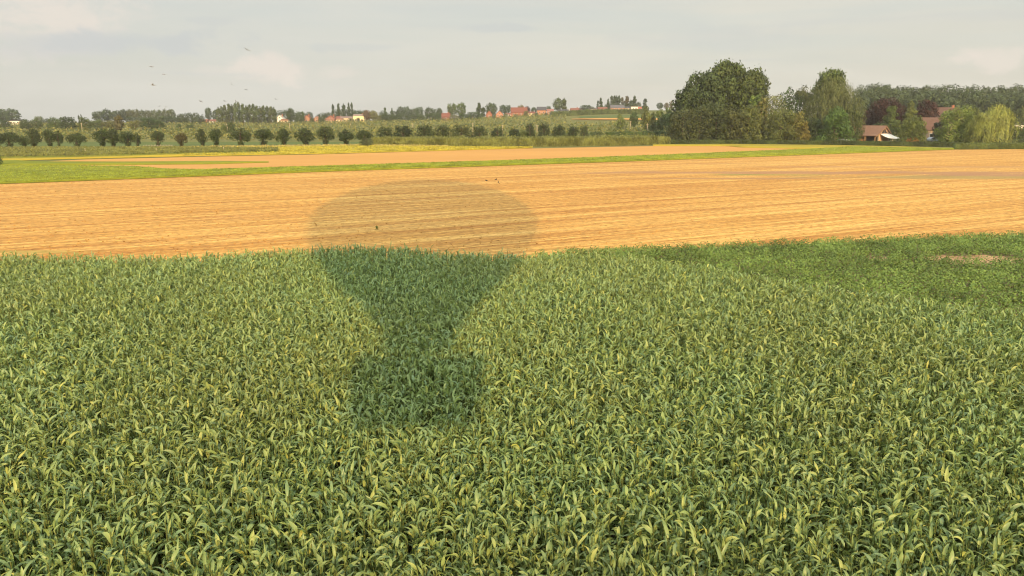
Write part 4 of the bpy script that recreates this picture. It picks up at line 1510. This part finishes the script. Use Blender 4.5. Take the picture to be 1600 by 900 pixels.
def house(label, px, top, eave, base, wpx, Y, face, wall, roof, chimney=True, nwin=3, rz=0.0, dep=None, flat=False):
    """small house: wall, roof (> chimney), door, windows (> frame)"""
    p = spot(px, Y)
    sc = (Y * CP + (H - p.z) * SP) / F
    w = wpx * sc
    h = max(3.2, (base - top) * sc)
    he = h * (base - eave) / (base - top) if not flat else h
    he = max(2.1, he)
    d = dep or max(6.0, w * .7)
    t = empty('house', p, label, 'house', 'houses of the far village', rz)
    w2, d2 = w / 2, d / 2
    m = MB()
    r = MB()
    o = .25
    if flat:
        m.box(-w2, w2, -d2, d2, -1.5, h)
        r.box(-w2 - o, w2 + o, -d2 - o, d2 + o, h, h + .22)
    elif face == 'gable':
        m.prism([(-w2, -1.5), (w2, -1.5), (w2, he), (0, h - .15), (-w2, he)], -d2, d2)
        for s in (-1, 1):
            k = (h - he) / w2
            e = (s * (w2 + o), he - o * k + .04)
            pts = [(e[0], -d2 - o, e[1]), (0, -d2 - o, h), (0, d2 + o, h), (e[0], d2 + o, e[1])]
            r.slab(*(pts if s < 0 else pts[::-1]), -.18 if s < 0 else -.18)
    else:
        mm = MB().prism([(-d2, -1.5), (d2, -1.5), (d2, he), (0, h - .15), (-d2, he)], -w2, w2)
        m.add([(y, x, z) for x, y, z in mm.v], [f[::-1] for f in mm.f])
        for s in (-1, 1):
            k = (h - he) / d2
            e = (s * (d2 + o), he - o * k + .04)
            pts = [(-w2 - o, e[0], e[1]), (w2 + o, e[0], e[1]), (w2 + o, 0, h), (-w2 - o, 0, h)]
            r.slab(*(pts if s < 0 else pts[::-1]), .18)
    m.build('wall', MAT['wall'], t, wall)
    ro = r.build('roof', MAT['roof'], t, roof)
    if chimney:
        cx = w * .28
        MB().box(cx - .35, cx + .35, -.35, .35, h - 1.2, h + .9).build('chimney', MAT['wall'], ro, (0.30, 0.13, 0.08))
    for i in range(nwin):
        x = -w2 + w * (i + .75) / (nwin + .5)
        zc = min(he * .62, 1.7)
        f = MB().box(x - .55, x + .55, -d2 - .06, -d2 - .003, zc - .65, zc + .65).build('window', MAT['wall'], t, (0.7, 0.7, 0.68))
        MB().box(x - .45, x + .45, -d2 - .10, -d2 - .062, zc - .55, zc + .55).build('pane', MAT['glass'], f)
    if face == 'gable' and not flat and w > 5:
        f = MB().box(-.5, .5, -d2 - .06, -d2 - .003, he + .1, he + 1.2).build('window', MAT['wall'], t, (0.7, 0.7, 0.68))
        MB().box(-.4, .4, -d2 - .10, -d2 - .062, he + .2, he + 1.1).build('pane', MAT['glass'], f)
    MB().box(w2 * .82 - .9, w2 * .82, -d2 - .07, -d2 - .003, 0, 2.0).build('door', MAT['timber'], t)
    return t


HOUSES = [
    ('white bungalow with dark roof below the large round trees on the left', 27, 185.5, 187.6, 193.5, 20, 590, 'eave', WHITE, R_DARK, False, 3),
    ('pinkish house between the scrub and the plantation, left of two', 319, 185.8, 188, 192.5, 14, 590, 'eave', BRICK_O, R_ORANGE, False, 2),
    ('pale grey roofed house touching the poplar plantation', 335, 186.3, 188.5, 192.5, 11, 590, 'eave', GREYW, R_BROWN, False, 2),
    ('white gabled house right of the poplar plantation', 439, 177.8, 183, 190, 11, 620, 'gable', WHITE, GREYW, True, 1),
    ('low cream house in front of the white gabled house', 446, 184, 186, 190.5, 11, 600, 'eave', CREAM, R_ORANGE, False, 2),
    ('narrow brick cottage with pale front beside the small conifer', 481, 178, 182, 190, 9, 610, 'gable', BRICK_O, R_BROWN, True, 1),
    ('orange roofed cottage left of the red roofed house', 496, 179.5, 184, 189, 11, 620, 'gable', BRICK_O, R_ORANGE, False, 1),
    ('red brick house with red gable below the five poplars', 518, 177.6, 182.5, 188, 15, 622, 'gable', BRICK, R_RED, True, 2),
    ('long low pink brick shed before the red gabled house', 515, 186.6, 188, 191, 17, 600, 'eave', BRICK_O, R_ORANGE, False, 4),
    ('small red roofed house behind the long cream house', 530, 178.5, 181.5, 187, 7, 630, 'eave', BRICK, R_RED, False, 1),
    ('low cream outbuilding left of the long cream house', 531.5, 186.4, 187.6, 191, 9, 598, 'eave', CREAM, R_ORANGE, False, 2),
    ('long cream house with grey roof in the village', 543, 180, 182.5, 188.5, 19, 612, 'eave', (0.74, 0.6, 0.4), (0.22, 0.17, 0.15), False, 4),
    ('bright cream two storey house with red chimney end', 562, 176.8, 179, 188.5, 17, 608, 'eave', (0.80, 0.66, 0.40), (0.25, 0.2, 0.18), True, 3),
    ('house with dark red roof half hidden in mid village trees', 697, 174.6, 180, 185.5, 13, 605, 'eave', (0.2, 0.1, 0.08), (0.17, 0.07, 0.05), True, 1),
    ('tall red brick house with pointed gable, left of two gables', 764.5, 170.5, 175.5, 182, 9.5, 610, 'gable', BRICK, R_RED, False, 1),
    ('red gabled house with white ground floor, right of two gables', 780.5, 171.8, 177.5, 183, 11.5, 606, 'gable', (0.42, 0.20, 0.13), R_RED, False, 2),
    ('low pale outbuilding left of the long red farmhouse', 794, 177.8, 179.2, 182, 9, 612, 'eave', WHITE, R_BROWN, False, 2),
    ('long red roofed brick farmhouse on the ridge', 811, 168.3, 175.5, 181.5, 25, 622, 'eave', BRICK, R_RED, True, 4),
    ('small yellow house with red roof right of the long farmhouse', 830, 175, 177, 180.5, 12, 616, 'eave', CREAM, R_RED, False, 2),
    ('brick house with steep slate roof on the ridge', 846, 166, 171, 178, 14, 628, 'eave', BRICK_O, R_DARK, False, 2),
    ('red and white annex right of the slate roofed brick house', 859.5, 169.8, 173, 178, 10, 622, 'eave', (0.5, 0.26, 0.2), (0.25, 0.13, 0.11), False, 2),
    ('white house with broad dark roof right of the tall broad tree', 880, 170.5, 174.2, 176.5, 16, 626, 'eave', WHITE, R_DARK, False, 2),
    ('pale flat roofed house behind the broad dark roof', 884, 168, 169, 173, 11, 640, 'eave', (0.5, 0.5, 0.42), GREYW, False, 1),
    ('brick bungalow with brown roof left of the low dark tree', 898, 168.6, 172, 175.5, 13, 630, 'eave', BRICK_O, R_BROWN, True, 2),
    ('dark roofed house right of the brick bungalow', 911, 169.8, 173, 175, 12, 632, 'eave', BRICK_O, R_DARK, False, 2),
    ('grey roofed low house under the pair of poplars', 926, 170, 172.5, 174.5, 12, 632, 'eave', GREYW, (0.16, 0.15, 0.15), False, 2),
    ('brown brick house behind the far maize strip', 941, 169, 171.2, 174, 14, 636, 'eave', (0.25, 0.15, 0.1), R_BROWN, False, 2),
    ('orange brick house with grey roof under the slim poplars', 964, 165, 169.4, 174, 21, 632, 'eave', BRICK_O, (0.11, 0.115, 0.13), False, 3),
    ('cream house with dark roof right of the orange brick house', 981, 167, 169.6, 172.5, 10, 636, 'eave', CREAM, R_DARK, False, 2),
]
for h_ in HOUSES:
    house(*h_)
house('long white flat roofed hall at the right end of the village', 990.5, 168, 168, 172.5, 10, 634, 'eave', WHITE, WHITE, False, 2, flat=True)
house('small red box shaped shop beside the white hall', 998.5, 167.4, 167.4, 172.5, 6, 634, 'eave', (0.40, 0.13, 0.10), GREYW, False, 1, flat=True)
house('plain white flat roofed shed behind the yellow willow', 1583, 182.2, 182.2, 190, 17, 330, 'eave', (0.80, 0.77, 0.68), WHITE, False, 0, flat=True)
FRM = (0.34, 0.20, 0.13)
house('farmhouse with large brown tiled roof behind the fruit tree', 1452, 188, 206, 222, 34, 256, 'eave', (0.34, 0.26, 0.19), (0.15, 0.09, 0.068), False, 3, dep=9)
house('taller rear farmhouse wing with reddish tiled roof and chimney', 1472, 174, 188, 221, 36, 268, 'eave', (0.34, 0.24, 0.18), (0.13, 0.078, 0.06), True, 2, dep=9)


def build_barn():
    c = gnd(1371, 222.4)
    t = empty('barn', c, 'timber barn with brown tiled roof, open side and white awning', 'barn', None, math.radians(45))
    t.scale = (1.12, 1.12, 1.12)
    # local: gable wall along +x (towards the right), ridge runs along +y
    W_, D_, he, hr = 9.2, 11.0, 2.3, 4.5
    m = MB()
    m.prism([(0, 0), (W_, 0), (W_, he), (W_ / 2, hr - .12), (0, he)], 0.0, .25)
    m.prism([(0, 0), (W_, 0), (W_, he), (W_ / 2, hr - .12), (0, he)], D_ - .25, D_)
    m.box(W_ - .25, W_, .252, D_ - .252, 0, he)
    m.box(0, .2, 3.2, D_ - .252, 0, he - .1)
    m.build('wall', MAT['wall'], t, (0.56, 0.38, 0.24))
    r = MB()
    k = (hr - he) / (W_ / 2)
    x0, z0 = -3.0, he - k * .35 * 3.0
    r.slab((W_ / 2, -.5, hr), (0, -.5, he + .02), (0, D_ + .4, he + .02), (W_ / 2, D_ + .4, hr), -.16)
    r.slab((0, -.5, he + .02), (x0, -.5, z0), (x0, D_ + .4, z0), (0, D_ + .4, he + .02), -.14)
    r.slab((W_ + .5, -.5, he - .5 * k), (W_ / 2, -.5, hr), (W_ / 2, D_ + .4, hr), (W_ + .5, D_ + .4, he - .5 * k), -.16)
    r.build('roof', MAT['roof'], t, (0.21, 0.125, 0.085))
    b = MB()
    b.slab((W_ / 2 + .02, -.56, hr - .05), (x0, -.56, z0 - .05), (x0, -.52, z0 - .05), (W_ / 2 + .02, -.52, hr - .05), .22)
    b.slab((W_ / 2 - .02, -.52, hr - .05), (W_ + .5, -.52, he - .5 * k - .05), (W_ + .5, -.56, he - .5 * k - .05), (W_ / 2 - .02, -.56, hr - .05), .22)
    b.build('barge_board', MAT['timber'], t)
    g = MB().prism([(W_ / 2 - 2.3, he + .15), (W_ / 2 + 2.3, he + .15), (W_ / 2, hr - .55)], -.06, -.004).build('gable_window', MAT['glass'], t)
    fr = MB()
    fr.box(W_ / 2 - .05, W_ / 2 + .05, -.10, -.062, he + .16, hr - .7)
    fr.box(W_ / 2 - 2.3, W_ / 2 + 2.3, -.10, -.062, he + .05, he + .15)
    fr.build('window_frame', MAT['timber'], g)
    for i in range(5):
        y = -.3 + i * (D_ + .4) / 4.2
        MB().box(x0 + .05, x0 + .28, y, y + .22, 0, z0 - .14).build('post', MAT['timber'], t)
    MB().box(-.25, .0, -.3, -.05, 0, he - .1).build('post', MAT['pale_wood'], t)
    MB().box(x0 + .3, -.02, D_ - .2, D_ - .05, 0, z0 - .2).build('rear_boarding', MAT['timber'], t)
    MB().box(x0 + .08, x0 + .2, 3.0, D_ - .3, 0, .95).build('low_boarding', MAT['timber'], t)
    a = MB()
    n = 8
    vs = []
    for i in range(n + 1):
        for j in range(n + 1):
            s, q = i / n, j / n
            x = 1.2 + s * (W_ - 1.6) + q * .6 + (s - .5) * 0.5 * q
            y = -.12 - q * 3.4
            z = he + .05 - q * 1.25 - .28 * math.sin(math.pi * q) - .12 * math.sin(math.pi * s) * q
            vs.append((x, y, z))
    fs = [(i * (n + 1) + j, i * (n + 1) + j + 1, (i + 1) * (n + 1) + j + 1, (i + 1) * (n + 1) + j) for i in range(n) for j in range(n)]
    a.add(vs, fs)
    a.add([(x, y, z - .05) for x, y, z in vs], [f[::-1] for f in fs])
    aw = a.build('awning', MAT['white_cloth'], t, smooth=True)
    for s in (0, 1):
        p = vs[s * n * (n + 1) + n]
        MB().tube((p[0], p[1], 0), (p[0], p[1], p[2] + .1), .06).build('awning_pole', MAT['pale_wood'], aw)


build_barn()


def build_car(px, Y):
    p = spot(px, Y)
    t = empty('parked_car', p, 'grey blue car parked under the trees by the farmhouse wall', 'car', None, math.radians(12))
    b = MB()
    prof = [(-2.1, .35), (2.1, .35), (2.15, .8), (1.2, .95), (.5, 1.45), (-1.3, 1.48), (-2.0, 1.0), (-2.15, .7)]
    b.prism(prof, -.85, .85)
    body = b.build('body', MAT['car_paint'], t)
    gl = MB().prism([(1.05, .98), (.48, 1.38), (-1.25, 1.40), (-1.8, 1.0)], -.87, -.852)
    gl.build('side_window', MAT['glass'], body)
    for x in (-1.35, 1.35):
        for y in (-.8, .8):
            w = MB().tube((x, y - .1, .32), (x, y + .1, .32), .32, n=16).build('wheel', MAT['rubber'], t)
            MB().tube((x, y - .115 if y < 0 else y + .101, .32), (x, y - .101 if y < 0 else y + .115, .32), .18, n=12).build('rim', MAT['metal'], w)
    return t


build_car(1459, 243)


def build_tunnel():
    p = gnd(1322, 222.6)
    t = empty('garden_tunnel', p, 'pale blue low garden tunnel left of the barn', 'tunnel', None, math.radians(8))
    pts = [(math.cos(math.pi * i / 12) * 1.2, math.sin(math.pi * i / 12) * 1.1) for i in range(13)]
    mm = MB().prism(pts, -2.6, 2.6)
    m = MB().add([(y, x, z) for x, y, z in mm.v], [f[::-1] for f in mm.f])
    m.build('cover', m_plain('tunnel_film', (0.46, 0.52, 0.56), .35, .5, .05), t)
    for x in (-2.4, -.8, .8, 2.4):
        h = MB()
        ring = [(x, a * 1.02, b * 1.02) for a, b in pts]
        h.path(ring, [.025] * 13, 6)
        h.build('hoop', MAT['metal'], t)


build_tunnel()


def build_logs():
    p = gnd(1425, 223)
    t = empty('log_pile', p, 'orange brown stack of cut timber under the fruit tree', 'log pile', None, 0)
    rng = random.Random(4)
    for r in range(4):
        for i in range(9 - r):
            x = -2.2 + i * .5 + r * .25
            MB().tube((x, -.6 + rng.uniform(-.08, .08), .24 + r * .42), (x, .7, .24 + r * .42), .235, n=10).build('log', MAT['orange'], t)


MAT['orange'] = m_plain('cut_timber', (0.42, 0.19, 0.08), .8, .2, .3, 5)
build_logs()

# ------------------------------------------------------------------ poles and the post fence
POLES = [(129, 192, 207, 'pole above the flat topped roadside tree'), (242, 191, 201, 'pole against the big dark orchard clump'),
         (356, 193, 211, 'pole beside the lone round tree'), (453, 192, 203, 'pole below the white gabled house'),
         (548, 193, 200, 'short pole below the long cream house'), (645, 193, 201, 'short pole right of the tall double headed tree'),
         (739, 192, 213, 'pole between two leafy trees behind the maize strip'), (785, 195, 213, 'pole right of the compact ball shaped tree'),
         (839, 195, 212, 'pole between the tall narrow and upright oval trees'), (985, 189, 205, 'tall pole before the straw field'),
         (1011, 193, 212, 'pole in front of the pale tree belt'), (4, 193, 203, 'pole at the left edge of the orchard')]
pole_me = None
for (px, top, base, lab) in POLES:
    p = hit(px, base)
    hgt = loc(px, top, p.y).z - p.z
    m = MB()
    m.tube((0, 0, -.3), (0, 0, hgt), .16, .12, 8)
    m.tube((-.5, 0, hgt - .35), (.5, 0, hgt - .35), .05, .05, 6)
    o = m.build('utility_pole', MAT['pale_wood'])
    o.location = p
    tag(o, 'pale wooden ' + lab, 'pole', 'wooden poles in the orchards')


def build_fence():
    p = gnd(247, 233)
    t = empty('post_fence', p, 'row of short grey fence posts between the pasture and the green crop', 'fence')
    xs = []
    for i in range(20):
        q = gnd(225 + i * 2.4, 232.6 - i * .03)
        x, y = q.x - p.x, q.y - p.y
        xs.append((x, y))
        MB().tube((x, y, 0), (x, y, .95 + (i % 3) * .05), .05, .045, 6).build('post', MAT['pale_wood'], t)
    for z in (.5, .85):
        w = MB()
        w.path([(x, y, z) for x, y in xs], [.012] * len(xs), 5)
        w.build('wire', MAT['metal'], t)


build_fence()
for (px, py, lab) in ((134, 242, 'lone marker post in the green crop, leftmost of three'), (245, 241.5, 'lone marker post in the green crop below the fence'),
                      (350, 239, 'lone marker post in the green crop, rightmost of three')):
    m = MB().tube((0, 0, 0), (0, 0, 1.25), .06, .05, 6)
    m.box(-.08, .08, -.02, .02, 1.251, 1.35)
    o = m.build('marker_post', MAT['pale_wood'])
    o.location = gnd(px, py)
    tag(o, lab, 'post', 'marker posts in the green crop')


# ------------------------------------------------------------------ birds
def bird_mesh(name, span, flap, sweep):
    """one continuous body with head, tail and two bent wings"""
    n = 8
    st = [(-.50, .015, .0), (-.36, .05, .0), (-.12, .085, .0), (.10, .09, .01), (.26, .065, .03), (.36, .055, .05), (.43, .04, .05), (.52, .008, .04)]
    V, Q = [], []
    for y, r, z in st:
        for i in range(n):
            a = 2 * math.pi * i / n
            V.append((math.cos(a) * r, y, z + math.sin(a) * r))
    for j in range(len(st) - 1):
        for i in range(n):
            Q.append((j * n + i, j * n + (i + 1) % n, (j + 1) * n + (i + 1) % n, (j + 1) * n + i))
    Q.append(tuple(range(n)))
    Q.append(tuple(reversed(range((len(st) - 1) * n, len(st) * n))))
    h = span / 2
    for s in (1, -1):
        b = len(V)
        prof = [(.05, .16, -.14), (.45 * h, .20, -.10), (.75 * h, .10 - sweep, -.16 - sweep), (h, -.06 - sweep * 2, -.12 - sweep * 2)]
        zz = [0.03, .45 * h * flap, .45 * h * flap + .1 * h * flap, .45 * h * flap - .02]
        for (x, yf, yr), z in zip(prof, zz):
            V += [(s * x, yf, z + .03), (s * x, yr, z + .02), (s * x, yf, z), (s * x, yr, z)]
        for k in range(3):
            a = b + k * 4
            Q += [(a, a + 1, a + 5, a + 4), (a + 2, a + 6, a + 7, a + 3), (a, a + 4, a + 6, a + 2), (a + 1, a + 3, a + 7, a + 5)]
    b = len(V)
    V += [(-.03, -.40, .012), (.03, -.40, .012), (.12, -.66, .01), (-.12, -.66, .01), (-.03, -.40, -.012), (.03, -.40, -.012), (.12, -.66, -.005), (-.12, -.66, -.005)]
    Q += [(b, b + 1, b + 2, b + 3), (b + 7, b + 6, b + 5, b + 4), (b, b + 3, b + 7, b + 4), (b + 1, b + 5, b + 6, b + 2), (b + 3, b + 2, b + 6, b + 7)]
    me = bpy.data.meshes.new(name)
    me.from_pydata(V, [], Q)
    me.update()
    return me


B1, B2, B3 = bird_mesh('bird', 1.35, .35, .05), bird_mesh('bird', 1.35, -.2, .10), bird_mesh('bird', 1.3, .8, .02)
BIRDS = [(386, 78, 120, B1, 35, 25, 'highest gull, above all the other gulls'), (236, 104, 150, B2, 95, 5, 'gull gliding highest in the left group of three'),
         (256, 116, 150, B2, 80, -8, 'gull gliding right in the left group of three'), (239, 133, 130, B1, 110, 15, 'gull gliding lowest in the left group of three'),
         (362, 132, 150, B3, 20, 60, 'gull banking steeply, seen nearly upright'), (384, 140, 190, B2, 80, 10, 'small gull right of the steeply banking gull'),
         (431, 155, 200, B1, 60, 12, 'rightmost small gull, over the poplar plantation'), (313, 158, 150, B2, 70, 18, 'gull over the scrub left of the plantation'),
         (351, 158, 190, B1, 75, 12, 'gull just above the left end of the plantation'), (369, 159, 180, B3, 50, 30, 'gull skimming the plantation tops'),
         (249, 166, 240, B1, 60, -20, 'faint gull left of two against the horizon trees'), (259, 167, 240, B2, 90, -10, 'faint gull right of two against the horizon trees')]
for (px, py, Y, me, yaw, roll, lab) in BIRDS:
    o = link('bird', me, MAT['feather_grey'])
    o.location = loc(px, py, Y)
    o.rotation_euler = (0, math.radians(roll), math.radians(yaw))
    o.scale = (.8, .8, .8)
    tag(o, lab, 'bird', 'gulls flying over the fields')
CROW = bird_mesh('bird', .95, .9, .03)
for (px, py, yaw, roll, lab) in ((760, 288, 60, 20, 'dark crow with raised wings at the balloon shadow rim, left of three'),
                                 (775, 286, -40, -15, 'dark crow at the rim of the balloon shadow, topmost of three'),
                                 (778.5, 291, 20, 65, 'dark crow at the rim of the balloon shadow, lowest of three')):
    o = link('bird', CROW, MAT['feather_dark'])
    g = gnd(px, py + 1.5)
    o.location = (g.x, g.y, .55)
    o.scale = (.45, .45, .45)
    o.rotation_euler = (0, math.radians(roll), math.radians(yaw))
    tag(o, lab, 'bird', 'crows on the stubble')

# a weed on the stubble
g = gnd(589, 360)
t = empty('weed', g, 'single tall green weed on the shaded stubble', 'weed')
t.scale = (.55, .55, .55)
rng_ = np.random.default_rng(2)
zz_ = rng_.uniform(.1, .62, 60)
P_ = np.stack([rng_.normal(0, .10, 60), rng_.normal(0, .10, 60), zz_], 1)
V_, Q_ = leaf_faces(P_, dirs(rng_, 60), np.full(60, .18), np.full(60, .09), rng_)
link('leaves', np_mesh('leaves', V_, Q_, {'tint': np.full(60, .3)}), MAT['foliage'], t, (0.10, 0.16, 0.03))
MB().tube((0, 0, 0), (.02, 0, .6), .015, .006, 6).build('stem', MAT['stalk'], t)


# ------------------------------------------------------------------ the hot air balloon that carries the viewer and casts the shadow
def build_balloon():
    fx, fy = sun_dir.x, sun_dir.y
    axis = Vector((-.25, -.85, H))
    t = empty('hot_air_balloon', (axis.x, axis.y, H - .97), 'hot air balloon whose shadow falls across the maize and the stubble', 'hot air balloon')
    z0 = .97
    prof = [(.84, .98), (1.2, 1.05), (2.2, 1.7), (3.8, 3.25), (5.5, 4.6), (8.0, 6.7), (10.5, 8.4), (13.0, 9.4), (15.5, 9.75), (18.0, 9.5), (20.5, 8.6), (22.7, 7.1), (24.4, 5.1), (25.4, 2.9), (25.8, .6)]
    gores, sub = 24, 4
    n = gores * sub
    V, Q = [], []
    for z, r in prof:
        for i in range(n):
            a = 2 * math.pi * i / n
            rr = r * (1 + .018 * abs(math.sin(a * gores / 2)))
            V.append((math.cos(a) * rr, math.sin(a) * rr, z + z0))
    for j in range(len(prof) - 1):
        for i in range(n):
            Q.append((j * n + i, j * n + (i + 1) % n, (j + 1) * n + (i + 1) % n, (j + 1) * n + i))
    link('envelope', np_mesh('envelope', V, Q, smooth=True), MAT['fabric'], t)
    link('parachute_vent', MB().tube((0, 0, 25.72 + z0), (0, 0, 25.78 + z0), .9, .9, 24).mesh('parachute_vent'), MAT['fabric_dark'], t)
    b = MB()
    L, D, hh = 1.68, .62, 1.14
    b.box(-L, L, -D, D, 0, .08)
    for (x0, x1, y0, y1) in ((-L, L, -D, -D + .06), (-L, L, D - .06, D), (-L, -L + .06, -D + .061, D - .061), (L - .06, L, -D + .061, D - .061), (-.03, .03, -D + .061, D - .061)):
        b.box(x0, x1, y0, y1, .081, hh)
    b.v = [(x * (.80 + .20 * z / hh), y * (.85 + .15 * z / hh), z) for x, y, z in b.v]
    bk = b.build('basket', MAT['wicker'], t)
    r = MB()
    c = [(-L, -D, hh + .04), (L, -D, hh + .04), (L, D, hh + .04), (-L, D, hh + .04), (-L, -D, hh + .04)]
    r.path(c, [.07] * 5, 8)
    r.build('padded_rim', MAT['fabric_dark'], bk)
    for sx in (-1, 1):
        for sy in (-1, 1):
            MB().tube((sx * (L - .05), sy * (D - .05), hh), (sx * .55, sy * .4, 2.25), .035).build('upright', MAT['fabric_dark'], t)
            MB().tube((sx * .55, sy * .4, 2.3), (sx * .95, sy * .9, z0 + .86), .012).build('cable', MAT['metal'], t)
    f = MB()
    c = [(-.6, -.45, 2.28), (.6, -.45, 2.28), (.6, .45, 2.28), (-.6, .45, 2.28), (-.6, -.45, 2.28)]
    f.path(c, [.04] * 5, 8)
    f.tube((-.6, 0, 2.28), (.6, 0, 2.28), .03)
    f.build('burner_frame', MAT['metal'], t)
    for s in (-1, 1):
        MB().tube((s * .25, 0, 2.2), (s * .25, 0, 2.62), .16, .2, 16).build('burner', MAT['metal'], t)
        MB().tube((s * (L - .55), -.2, .09), (s * (L - .55), -.2, .9), .17, .17, 16).build('fuel_cylinder', MAT['metal'], t)


build_balloon()

# ------------------------------------------------------------------ haze over the whole country
HAZE = 0.00017
hb = MB().box(-1350, 1350, -450, 1450, -40, 60)
m_, n_, out_ = mat('haze')
pv = n_.n('ShaderNodeVolumePrincipled')
pv.inputs['Color'].default_value = (0.95, 0.96, 0.97, 1)
pv.inputs['Density'].default_value = HAZE
pv.inputs['Anisotropy'].default_value = 0.2
n_.l(pv.outputs[0], out_.inputs['Volume'])
if HAZE > 0:
    tag(hb.build('haze', m_), 'thin pale haze over the far fields', 'haze', kind='stuff')
